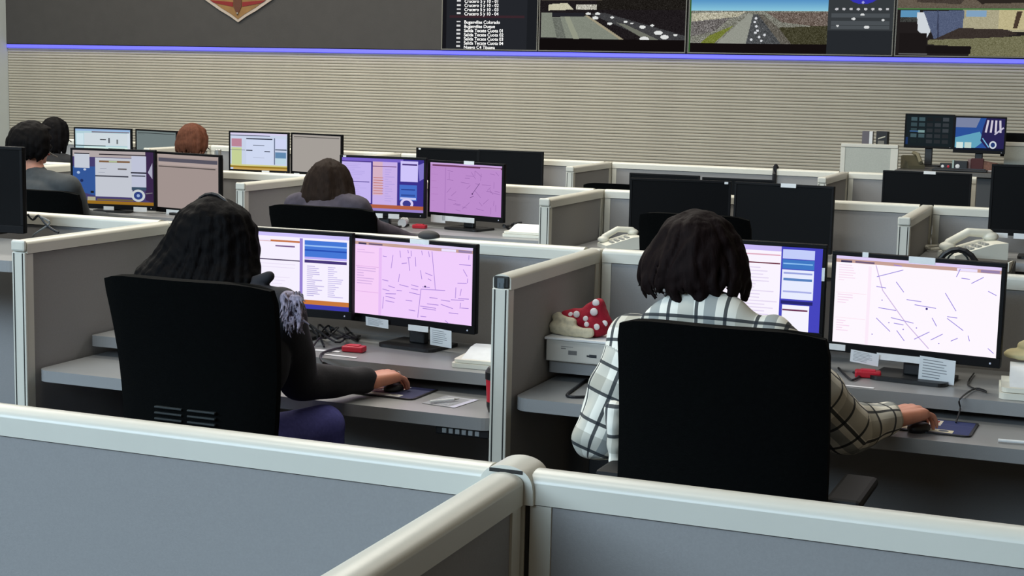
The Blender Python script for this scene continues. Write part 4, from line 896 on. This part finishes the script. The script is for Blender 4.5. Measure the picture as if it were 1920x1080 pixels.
# ---- far row people
def far_person(loc, Y, px, pytop, hm, cm, label, rows, look, hs):
    W = Vector(loc); hd = at(px, pytop, Y=Y)-Vector((0, 0, .125))
    def hf(o, h_, l_): hair_blob(o, prof_px(W, Y, rows, (.02, .06, .10, .118, .12, .11, .09), (0, 0, 0, 0, -.01, -.02, -.04)), hm, 28, .017, .010, 11, .06, .03, look=l_)
    z = hd.z-.24
    o, _, _ = person(W, label, .50, hd, look, (Vector((hd.x-.18, Y-.05, z)), Vector((hd.x+.18, Y-.05, z))), (Vector((hd.x-.26, Y+.1, z-.25)), Vector((hd.x+.27, Y+.1, z-.25))), (Vector((hd.x-.16, Y+.36, .82)), Vector((hd.x+.18, Y+.36, .82))), ((Vector((.1, 1, 0)), UPV), (Vector((-.1, 1, 0)), UPV)), cm, hf, voxel=.011)
    if hs: headset(o, hd-W, Vector(look).normalized(), 1)
    return o
far_person((-8.33, 10.62, 0), 10.72, 103, 223, hair_mat('far_black_hair', (10, 8, 9)), mat('black_top', (26, 26, 28), .9), 'person with black hair and headset in the fourth row at far left', [(223, 101, 105), (225, 92, 114), (232, 84, 122), (243, 80, 126), (258, 80, 127), (275, 82, 127), (295, 86, 126)], (.2, 1, 0), True)
far_person((-6.96, 10.62, 0), 10.72, 362, 235, hair_mat('red_hair', (88, 54, 40), .5), mat('maroon_top', (62, 26, 28), .9), 'red-haired person in maroon top in the fourth row', [(235, 360, 364), (237, 350, 374), (243, 342, 383), (254, 337, 388), (268, 335, 389), (280, 334, 389), (292, 338, 386)], (.3, 1, 0), True)
cc = at(1300, 405, Y=6.95); chair((cc.x, 7.17, 0), 0, 'empty black office chair at the dark monitors, behind the plaid-shirted person', cc.z+.01, w=.54, taper=.0)
cc = at(1155, 347, Y=10.25); chair((cc.x, 10.47, 0), 0, 'far empty black chair whose top peeks over the third-row partition', cc.z+.01, w=.5)
cc = at(414, 291, Y=10.45); chair((-6.84, 10.60, 0), 0, 'far chair behind the red-haired person', 1.02, w=.48)

# ------------------------------------------------------------------ things on the desks
def flat(name, label, cat, c, w, d, th, items, m_side, rz=0, group=None):
    """a thin printed thing lying flat: body + printed face"""
    t = thing(name, label, cat, c, rz, group)
    MB().prism(rounded_rect(-w/2, w/2, -d/2, d/2, min(w, d)*.12), 2, 0, th).obj('body', m_side, t)
    mosaic('printed_face', t, w*.94, d*.92, items, M_PRINT, (0, 0, th+.0003), (-PI/2, 0, 0), .00002)
    return t
def cable(label, pts, r=.0035, m=M_CABLE, name='cable', sub=4):
    P = [Vector(p) for p in pts]; out = []
    for i in range(len(P)-1):
        a, b, c, d = P[max(i-1, 0)], P[i], P[i+1], P[min(i+2, len(P)-1)]
        for k in range(sub):
            t = k/sub; out.append(.5*((2*b)+(c-a)*t+(2*a-5*b+4*c-d)*t*t+(3*b-a-3*c+d)*t**3))
    out.append(P[-1]); return tag(MB().tube(out, r, 6).obj(name, m), label, 'cable')
PADL = [('r', 0, 0, 1, 1, (40, 44, 84)), ('r', 0, .78, .78, .97, (206, 204, 196)), ('r', .3, .05, .62, .5, (214, 212, 206)), ('r', .34, .1, .58, .28, (150, 40, 46)), ('r', 0, .52, .5, .74, (128, 92, 100)), ('r', .1, .3, .28, .5, (170, 120, 116)), ('e', .66, .84, .09, .08, (224, 222, 214)), ('e', .66, .84, .06, .055, (120, 116, 116))]
PADR = [('r', 0, 0, 1, 1, (38, 50, 104)), ('r', .0, .55, .55, .72, (90, 50, 70)), ('r', .0, .76, .80, .97, (214, 206, 176)), ('r', .22, .06, .60, .46, (214, 206, 190)), ('r', .26, .10, .56, .24, (140, 30, 34)), ('r', .3, .3, .5, .4, (190, 176, 150)), ('r', .55, .33, .98, .35, (70, 76, 120)), ('e', .68, .84, .10, .09, (222, 214, 186)), ('e', .68, .84, .065, .06, (60, 70, 90))]
pr = at(799, 741, Z=.651); flat('mouse_pad', 'dark blue printed mouse pad under the black-haired woman\'s hand', 'mouse pad', (pr.x-.125, pr.y, .651), .25, .20, .004, PADL, M_BLACK, R_(-2))
pr = at(1828, 808, Z=.731); flat('mouse_pad', 'blue and cream mouse pad under the plaid-shirted person\'s hand', 'mouse pad', (pr.x-.125, pr.y, .731), .25, .20, .004, PADR, M_BLACK, R_(-2))
def mouse(c, rz, label):
    t = thing('computer_mouse', label, 'mouse', c, rz, 'computer mice')
    P = [('e', (0, 0, .006), (.026, .042, .020))]
    blob('shell', P, M_BLACK, t, (0, 0, 0), .003, 2); MB().box(-.002, .002, .008, .03, .020, .026, .001).obj('scroll_wheel', M_CHAIRP, t)
    return t
mouse((-2.294, 4.738, .656), R_(-24), 'black mouse under the black-haired woman\'s hand')
mouse((-.487, 4.590, .736), R_(-37), 'black mouse under the plaid-shirted person\'s hand')
def keyboard(c, rz, label):
    t = thing('keyboard', label, 'keyboard', c, rz, 'keyboards')
    MB().prism([(-.07, 0), (.07, 0), (.07, .022), (-.07, .012)], 0, -.21, .21).obj('case', M_BLACK, t)
    k = MB()
    for r in range(5):
        for q in range(14): k.box(-.20+.0285*q, -.176+.0285*q, -.062+.025*r, -.041+.025*r, .010+.0018*r, .019+.0018*r)
    k_ = k.obj('keys', mat('key_dark', (52, 54, 60), .5), t); k_['kind'] = 'stuff'
    return t
keyboard((-2.83, 4.66, .651), 0, 'black keyboard in front of the black-haired woman')
keyboard((-.885, 4.64, .731), R_(4), 'black keyboard in front of the plaid-shirted person')
keyboard((-3.95, 7.86, .781), 0, 'black keyboard in front of the brown-haired woman')
keyboard((-2.1, 7.82, .761), 0, 'black keyboard on the empty third-row desk')
def red_box(c, rz, label):
    t = thing('red_call_box', label, 'device', c, rz, 'small red devices')
    MB().box(-.042, .042, -.024, .024, 0, .022, .005).obj('case', M_RED, t); MB().box(-.024, .024, -.014, .014, .0215, .026, .002).obj('lid', mat('red_light', (214, 50, 70), .4), t)
p = at(664, 659, Z=.731); red_box((p.x, p.y, .731), .1, 'small red box on the black-haired woman\'s desk beside tangled cables')
p = at(1627, 707, Z=.801); red_box((p.x, p.y, .801), .15, 'small red box under the large white map monitor')
p = at(787, 428, Z=.861); red_box((p.x, p.y, .861), .1, 'small red box on the third-row desk under the lilac monitor')
# tangled cables
rg = random.Random(12)
names = ['thin black cable looping behind the red box', 'black cable coiled under the half-hidden monitor', 'black cable arching above the red box', 'black cable lying across the monitor shelf']
for k in range(4):
    pts = []
    for j_ in range(7):
        q = at(596+14*j_+rg.uniform(-12, 12), rg.uniform(612, 652), Z=.737); pts.append((q.x, min(q.y, 5.28), .737+.03*abs(math.sin(j_*1.3+k))*(j_ not in (0, 6))))
    cable(names[k], pts, .004)
q = [at(x, y, Z=.737) for x, y in ((650, 650), (625, 655), (602, 664), (606, 680))]; cable('black cable dropping over the front edge of the shelf near the dark sleeve', [tuple(v) for v in q]+[(q[-1].x+.01, 4.80, .70), (q[-1].x+.02, 4.79, .665)], .0045)
# paper strips
def paper(c, w, d, rz, label, items=None, name='paper_strip', cat='paper'):
    its = [('r', 0, 0, 1, 1, (222, 224, 226))]+(items or [])
    o = mosaic(name, None, w, d, its, M_PRINT, c, (-PI/2, 0, rz), .0001); md = o.modifiers.new('thickness', 'SOLIDIFY'); md.thickness = .0006; md.offset = -1
    return tag(o, label, cat)
p = at(635, 667, Z=.7315); paper((p.x, p.y, .7318), .15, .02, R_(-3), 'long white paper strip on the shelf edge left of the red box')
p = at(618, 660, Z=.7315); paper((p.x-.02, p.y+.02, .7318), .10, .028, R_(6), 'short white paper slip behind the long strip')
p = at(1600, 724, Z=.8015); paper((p.x, p.y, .8018), .13, .018, R_(-2), 'thin white strip on the shelf beside the plaid sleeve')
t = paper((at(845, 753, Z=.651).x, at(845, 753, Z=.651).y, .6518), .13, .16, R_(-8), 'clear printed sheet lying right of the dark blue mouse pad', [('r', 0, 0, 1, 1, (150, 152, 158)), ('r', .1, .06, .9, .12, (190, 192, 198)), ('r', .84, 0, 1, 1, (196, 196, 214))]+textrows(.1, .8, .2, .9, 8, (186, 190, 196), 4, .3), 'plastic_sheet', 'sheet')
def pen(c, rz, label):
    t = thing('pen', label, 'pen', c, rz); MB().tube([(-.05, 0, .006), (.04, 0, .006)], .005, 8).obj('barrel', M_PAPER, t); MB().tube([(.04, 0, .006), (.062, 0, .006)], [.005, .001], 8).obj('tip', M_CHROME, t)
p = at(831, 754, Z=.653); pen((p.x, p.y, .653), .9, 'white pen on the clear sheet')
p = at(1905, 832, Z=.731); pen((p.x, p.y, .731), .1, 'pale pen at the right edge of the lower desk')
# binders / trays
def tray(c, w, d, h, rz, label, fold=.03):
    t = thing('document_tray', label, 'tray', c, rz, 'white document trays')
    b = MB(); b.prism(rounded_rect(-w/2, w/2, -d/2, d/2, .02), 2, 0, h*.55); b.obj('base', M_OFFW, t)
    MB().prism(rounded_rect(-w/2+.006, w/2-.006, -d/2+.008, d/2-.006, .02), 2, h*.6, h).obj('lid', M_OFFW, t)
    MB().prism([(-d/2+.03, h), (d/2-.02, h), (d/2-.02, h+fold), (d/2-.08, h+fold*.9)], 0, -w/2+.03, w/2-.02).obj('paper_stack', M_PAPER, t)
p = at(846, 687, Z=.731); tray((p.x+.12, p.y+.10, .731), .25, .21, .028, R_(4), 'white document tray at the right end of the black-haired woman\'s desk')
p = at(1868, 746, Z=.801); tray((p.x+.14, p.y+.11, .801), .28, .23, .035, R_(4), 'white document tray with papers at the right edge of the second row', .05)
p = at(942, 443, Z=.861); tray((p.x+.12, p.y+.10, .861), .25, .22, .03, R_(3), 'white tray of papers on the third-row desk under the dim pink monitor')
t = thing('yellow_cap', 'pale yellow folded cloth lying on the white tray at the right edge', 'cloth', (at(1925, 698, Y=5.12).x, 5.12, .888))
blob('cloth', [('e', (0, 0, .016), (.075, .07, .018)), ('e', (.02, .02, .04), (.055, .05, .026))], mat('pale_yellow_cloth', (196, 184, 140), .9), t, (0, 0, 0), .004, 3, .003, 40)
# travel cup
p = at(909, 745, Z=.651); t = thing('travel_cup', 'red travel cup with black lid beside the middle partition post', 'cup', (-1.852, 4.60, .651))
MB().lathe([(.024, 0), (.030, .02), (.034, .10), (.035, .11)]).obj('cup_body', M_RED, t, smooth=True); MB().lathe([(.0355, .11), (.037, .112), (.037, .135), (.028, .15), (.0, .152)]).obj('lid', M_BLACK, t); MB().lathe([(.0245, .0), (.0305, .02), (.0315, .035)]).obj('base_band', M_BLACK, t)
# right cubicle corner: box, hat, phone console, cord
bx = at(1024, 668, X=-1.70); bz = .80
t = thing('paper_box', 'white cardboard box with printed side on the corner shelf', 'box', (-1.636, 4.925, bz))
MB().box(-.115, .13, -.13, .15, .002, .075, .004).obj('carton', mat('white_card', (196, 194, 186), .8, 10, .05), t)
l_ = MB(); l_.box(-.12, .135, -.136, .155, .0755, .084, .002); l_.obj('lid_sheet', M_PAPER, t)
mosaic('printed_side', t, .22, .06, [('r', .2, .3, .28, .36, (120, 120, 118)), ('r', .32, .42, .46, .66, (104, 104, 104)), ('r', .62, .6, .66, .7, (30, 34, 40)), ('r', .66, .55, .78, .72, (40, 44, 50)), ('r', .2, .2, .4, .23, (120, 120, 120))], M_PRINT, (.005, -.1305, .038))
ht = at(1086, 612, Y=4.87)
t = thing('polka_dot_hat', 'red knitted hat with white dots and cream brim on the white box', 'hat', (ht.x, 4.89, .885))
blob('knit_crown', [('c', (-.055, .0, .052), .026, (.01, .0, .055), .040), ('c', (.01, .0, .05), .040, (.055, .01, .098), .030), ('c', (.055, .0, .098), .030, (.075, 0, .04), .036), ('e', (.06, -.01, .035), (.045, .055, .04))], mat('red_knit', (150, 8, 38), .9, 200, .15, .4, 300), t, (0, 0, 0), .004, 3, .003, 40, 2)
blob('brim', [('c', (-.085, -.03, .024), .023, (.0, -.055, .019), .022), ('c', (-.09, .03, .028), .024, (-.085, -.03, .024), .023), ('c', (-.085, -.01, .055), .018, (-.015, -.048, .044), .016), ('c', (.0, -.055, .019), .020, (.055, -.065, .018), .016)], mat('cream_fleece', (206, 198, 172), .95, 80, .1, .5, 150), t, (0, 0, 0), .004, 2, .003, 60, 3)
dm = mat('white_felt', (232, 224, 224), .9)
for k, (x, y, z, r) in enumerate(((.058, -.022, .116, .013), (.056, -.034, .086, .014), (-.03, -.024, .068, .010), (-.005, -.036, .074, .012), (.03, -.042, .062, .010), (.095, -.034, .050, .011), (.04, -.060, .046, .009), (.075, -.058, .040, .011))):
    MB().ball((x, y, z), r, r*.6, r, 10).obj('dot', dm, t, smooth=True)
t = thing('desk_phone_stand', 'dark tilted phone console beside the white box, near the plaid sleeve', 'console', (-1.415, 4.90, .801), R_(-25))
MB().prism([(-.06, 0), (.08, 0), (.08, .13), (.055, .14), (-.06, .02)], 0, -.065, .065).obj('case', mat('slate_plastic', (58, 66, 74), .4), t); MB().box(-.05, .05, -.02, .02, 0, .004).rot(Matrix.Translation((0, -.002, .085)) @ Matrix.Rotation(R_(46), 4, 'X')).obj('display_pane', M_OFF, t)
q = [at(x, y, Z=.735) for x, y in ((1100, 712), (1078, 728), (1063, 740), (1072, 744), (1098, 744))]; cable('black cord looping on the lower desk left of the plaid sleeve', [tuple(v) for v in q], .005)
q = [at(x, y, Z=.806) for x, y in ((1826, 700), (1815, 722), (1850, 735), (1830, 728), (1800, 748))]; cable('black mouse cord hanging over the shelf edge at right', [(v.x, v.y, .806) for v in q]+[(q[-1].x, 4.80, .77), (q[-1].x-.005, 4.74, .738)], .0028)
cable('thin grey cable curled on the shelf under the large white map monitor', [(at(x, y, Z=.806).x, at(x, y, Z=.806).y, .806) for x, y in ((1572, 690), (1590, 708), (1600, 712), (1612, 704), (1600, 698))], .004)
# small dark dome behind pink map monitor
p = at(804, 448, Y=5.40)
o = blob('desk_speaker', [('e', (0, 0, .004), (.046, .03, .022)), ('c', (-.03, 0, .004), .006, (.03, 0, .004), .006)], mat('dark_grey_plastic', (54, 52, 52), .7), None, (p.x, YB, ZP+.0), .004, 2); tag(o, 'small dark rounded object on the partition behind the pink map monitor', 'speaker')
# telephones
def phone(c, rz, label, s=1.0):
    t = thing('telephone', label, 'telephone', c, rz, 'white telephones')
    MB().prism([(-.11*s, 0), (.11*s, 0), (.11*s, .075*s), (.05*s, .07*s), (-.11*s, .022*s)], 0, -.09*s, .09*s).obj('base', M_OFFW, t)
    P = [('e', (-.055*s, .095*s, .088*s), (.03*s, .035*s, .02*s)), ('e', (-.055*s, -.085*s, .045*s), (.03*s, .035*s, .02*s)), ('c', (-.055*s, .09*s, .10*s), .018*s, (-.055*s, 0, .105*s), .017*s), ('c', (-.055*s, 0, .105*s), .017*s, (-.055*s, -.08*s, .06*s), .018*s)]
    blob('handset', P, M_OFFW, t, (0, 0, 0), .004, 3)
    for r in range(4):
        for q_ in range(3): MB().box(.0*s+.026*s*q_, .018*s+.026*s*q_, -.07*s+.03*s*r, -.052*s+.03*s*r, .03*s+.009*s*r, .045*s+.009*s*r, .002).obj('key', mat('phone_key', (150, 150, 144), .5), t)
    return t
p = at(1162, 464, Y=8.05); phone((p.x, 8.05, .842), R_(-55), 'cream telephone on the empty desk left of the dark monitors', .95)
p = at(1822, 474, Y=7.98); ph = phone((p.x, 8.02, .902), R_(-62), 'large white telephone with coiled cord at right', 1.25)
cord = cable('cream coiled telephone cord', [(at(x, y, Z=.915).x, at(x, y, Z=.915).y, .915) for x, y in ((1792, 452), (1765, 450), (1750, 448), (1760, 460), (1735, 462), (1745, 467), (1770, 463), (1755, 452))], .009, M_OFFW, 'coiled_cord'); del cord['category']; cord.parent = ph; cord.matrix_parent_inverse = (Matrix.Translation(ph.location) @ ph.rotation_euler.to_matrix().to_4x4()).inverted()
p = at(1795, 486, Y=7.70)
t = thing('dark_headset', 'dark headset lying in front of the white telephone', 'headset', (p.x, 7.70, .821)); t.scale = (1.25, 1.25, 1.25)
MB().tube([(-.085*math.cos(k*PI/10), .02, .015+.11*math.sin(k*PI/10)) for k in range(11)], .011, 8).obj('band', M_BLACK, t)
MB().tube([(-.055*math.cos(k*PI/10), .03, .015+.10*math.sin(k*PI/10)) for k in range(11)], .004, 6).obj('inner_band', M_VENT, t)
for s_ in (-1, 1): MB().ball((s_*.08, .02, .03), .02, .035, .03, 12).obj('ear_cushion', M_BLACK, t)
p = at(1862, 492, Y=7.90); t = thing('tilted_tablet', 'dark tablet leaning in front of the white telephone', 'tablet', (p.x, 7.76, .822), R_(-8))
MB().prism([(-.06, 0), (.09, 0), (.09, .10), (.075, .105), (-.06, .02)], 0, -.12, .10).obj('case', mat('dark_olive_plastic', (52, 50, 44), .6), t); MB().box(.085, .092, -.03, .07, .06, .105).obj('light_edge', M_OFFW, t)
# third row bits
p = at(752, 425, Z=.861); t = thing('paper_roll', 'white paper roll beside the red box in the third row', 'paper roll', (p.x, p.y+.03, .861), R_(-70))
MB().tube([(-.08, 0, .026), (.08, 0, .026)], .026, 16).obj('roll', M_PAPER, t); MB().tube([(-.082, 0, .026), (-.0805, 0, .026)], .01, 10).obj('core_hole', mat('cardboard', (150, 130, 104), .9), t)
for k, (lab) in enumerate(('black cable bundle behind the dim pink monitor', 'second black cable tangle right of the dim pink monitor')):
    rg = random.Random(30+k); cable(lab, [(at(950+4*j_+rg.uniform(-8, 8), rg.uniform(408, 424), Y=8.3).x, 8.30+rg.uniform(-.05, .1), .868+rg.uniform(0, .05)) for j_ in range(8)], .007)
cable('black cables hanging from the monitor at the left picture edge', [tuple(at(x, y, Y=5.2)) for x, y in ((52, 402), (62, 412), (72, 404), (84, 418), (98, 430), (110, 436))], .005)
cable('grey cable trailing under the monitor at the left picture edge', [tuple(at(x, y, Y=5.2)) for x, y in ((70, 404), (88, 412), (92, 420), (66, 438), (60, 446))], .004, mat('grey_cable', (120, 120, 116)))
p = at(409, 280, Y=8.42); t = thing('thermos_bottle', 'dark bottle with bright metal cap behind the grey-brown monitor', 'bottle', (p.x, 8.42, .861)); hb_ = p.z-.861
MB().lathe([(.03, 0), (.032, .01), (.032, hb_-.06), (.018, hb_-.035)]).obj('bottle_body', mat('maroon_metal', (46, 20, 24), .4), t, smooth=True); MB().lathe([(.02, hb_-.036), (.021, hb_-.004), (.017, hb_), (0, hb_+.001)]).obj('cap', M_CHROME, t)

# ------------------------------------------------------------------ raised console near the wall
o = MB().box(-3.2, 1.2, 13.3, YW-.02, 0, .28).obj('platform', mat('platform_carpet', (48, 46, 44), .95)); struct(o)
a, b_ = at(1578, 268, Y=14.3), at(1685, 275, Y=14.3)
t = thing('framed_panel', 'framed pale screen panel standing left of the raised console', 'partition', ((a.x+b_.x)/2, 14.3, .281)); L = b_.x-a.x; hz = a.z-.281
MB().box(-L/2+.04, L/2-.065, -.02, .02, .04, hz-.035).obj('fabric_panel', mat('pale_fabric', (176, 180, 172), .95, 120, .06), t)
MB().box(-L/2, L/2, -.028, .028, hz-.035, hz, .006).obj('top_cap', M_CAP, t); MB().box(-L/2, -L/2+.04, -.026, .026, 0, hz-.036).obj('frame_post', M_CAP, t); MB().box(L/2-.065, L/2, -.026, .026, 0, hz-.036).obj('frame_post', M_CAP, t)
zd = 1.04
t = thing('console_desk', 'dark grey raised console desk near the back wall at right', 'desk', (-.85, 14.7, .281))
MB().box(-1.0, 1.3, -.55, .55, zd-.281-.04, zd-.281, .004).obj('desk_top', mat('dark_laminate', (92, 90, 86), .5), t); MB().box(-.98, 1.28, -.50, -.46, .0, zd-.281-.041).obj('front_panel', mat('dark_panel', (66, 68, 70), .7), t)
for s_ in (-.97, 1.25): MB().box(s_-.02, s_+.02, -.45, .5, 0, zd-.281-.041).obj('side_panel', mat('dark_panel', (66, 68, 70), .7), t)
monitor(-1.66, 15.02, 1.375, R_(-1.2), 'console monitor showing a dark grid of camera thumbnails', S_thumbs(), w=.46, h=.325, desk_z=zd+.001, chin=.02, group='console monitors')
monitor(-1.195, 14.99, 1.355, R_(-1), 'console monitor showing a bright blue wallpaper', S_blue(), w=.47, h=.345, desk_z=zd+.001, chin=.03, group='console monitors')
p = at(1646, 271, Y=14.95); b_ = thing('book', 'dark book with pale print standing behind the framed panel', 'book', (p.x+.035, 15.0, .281), R_(-12), 'books on the console'); 
hz2 = at(1650, 246, Y=15.0).z-.281
MB().box(-.055, .055, -.03, .03, hz2-.2, hz2, .002).obj('cover', M_BLACK, b_); mosaic('printed_cover', b_, .09, .12, [('p', [(.1, .3), (.9, .1), (.9, .2), (.1, .4)], (190, 186, 170)), ('r', .1, .5, .8, .9, (120, 118, 110))], M_PRINT, (0, -.0305, hz2-.09))
MB().box(-.055, .055, -.05, .05, 0, hz2-.201).obj('stand', mat('dark_panel', (66, 68, 70), .7), b_)
b2 = thing('book', 'grey and white binder standing left of the dark book', 'book', (p.x-.10, 15.0, .281), 0, 'books on the console')
MB().box(-.055, .012, -.04, .04, hz2-.2, hz2-.004, .002).obj('spine', mat('mauve_grey', (104, 100, 108), .7), b2); MB().box(.013, .045, -.04, .04, hz2-.2, hz2-.004, .002).obj('white_spine', M_PAPER, b2); MB().box(-.055, .045, -.05, .05, 0, hz2-.201).obj('stand', mat('dark_panel', (66, 68, 70), .7), b2)
p = at(1738, 262, Y=14.6)
def small(name, label, cat, px, py, Y, parts):
    p = at(px, py, Y=Y); t = thing(name, label, cat, (p.x, Y, zd+.001))
    for nm, f, m_ in parts: q = MB(); f(q); q.obj(nm, m_, t)
    return t
small('desk_radio', 'small black radio with a round white dial on the console', 'radio', 1802, 300, 14.55, [('case', lambda q: q.box(-.055, .06, -.03, .03, 0, .085, .004), M_BLACK), ('dial', lambda q: q.ball((-.025, -.031, .035), .02, .005, .02, 12), M_PAPER), ('side_trim', lambda q: q.box(-.075, -.056, -.03, .03, 0, .09, .003), mat('pale_teal', (150, 170, 164), .5))])
small('small_red_device', 'small black device with red and white lights on the console', 'device', 1774, 300, 14.55, [('case', lambda q: q.box(-.05, .05, -.03, .03, 0, .06, .004), M_BLACK), ('white_light', lambda q: q.ball((-.025, -.031, .03), .014, .004, .014, 10), M_PAPER), ('red_light', lambda q: q.ball((.025, -.031, .03), .012, .004, .012, 10), M_RED)])
small('maroon_box', 'maroon box under the blue console monitor', 'box', 1832, 300, 14.6, [('carton', lambda q: q.box(-.05, .06, -.04, .04, 0, .11, .004), mat('maroon_card', (70, 26, 28), .7)), ('tape', lambda q: q.box(-.078, -.051, -.04, .04, 0, .10, .003), mat('rose_grey', (124, 100, 98), .7))])
small('paper_pile', 'pile of brown and pink papers at the right of the console', 'papers', 1864, 296, 14.65, [('papers', lambda q: q.prism([(-.13, 0), (.13, 0), (.12, .03), (.02, .07), (-.12, .09)], 1, -.08, .08), mat('brown_papers', (120, 84, 70), .8, 30, .3)), ('white_sheet', lambda q: q.prism([(-.07, .0), (.16, .0), (.16, .03), (.04, .012)], 1, -.10, -.081), M_PAPER)])
small('console_keyboard', 'long dark keyboard at the front of the console', 'keyboard', 1800, 311, 14.3, [('case', lambda q: q.box(-.24, .24, -.07, .07, 0, .02, .006), M_BLACK), ('key_field', lambda q: q.box(-.22, .22, -.055, .055, .0205, .026, .002), mat('key_dark', (52, 54, 60), .5))])
p = at(1712, 296, Y=14.5); t = thing('olive_phone', 'dark olive phone on the console behind the framed panel', 'telephone', (p.x, 14.5, zd+.001), R_(30))
MB().prism([(-.09, 0), (.09, 0), (.09, .11), (.05, .12), (-.09, .03)], 0, -.08, .08).obj('base', mat('olive_plastic', (84, 80, 62), .6), t); MB().tube([(.04, -.09, .06), (.045, 0, .13), (.04, .09, .14)], .018, 8).obj('handset', mat('olive_light', (120, 114, 92), .6), t)
a = at(1884, 266, Y=15.4)
t = thing('partition_panel', 'pale partition behind the console at the right edge', 'partition', (a.x+.55, 15.45, .281)); hz = a.z-.281
MB().box(-.55, .6, -.02, .02, .02, hz-.04).obj('fabric_panel', mat('pale_fabric', (176, 180, 172), .95, 120, .06), t); MB().box(-.56, .6, -.028, .028, hz-.04, hz, .006).obj('top_cap', M_CAP, t)
a = at(1888, 249, Y=15.9); b_ = at(1919, 266, Y=15.9)
t = thing('black_display', 'black screen edge above the partition at the far right', 'display', ((a.x+b_.x)/2+.02, 15.9, .281)); MB().box(-.15, .13, -.02, .02, b_.z-.281-.15, a.z-.281, .004).obj('screen', M_OFF, t); MB().box(-.04, .04, -.01, .03, 0, b_.z-.281-.14).obj('stand', M_BLACK, t)
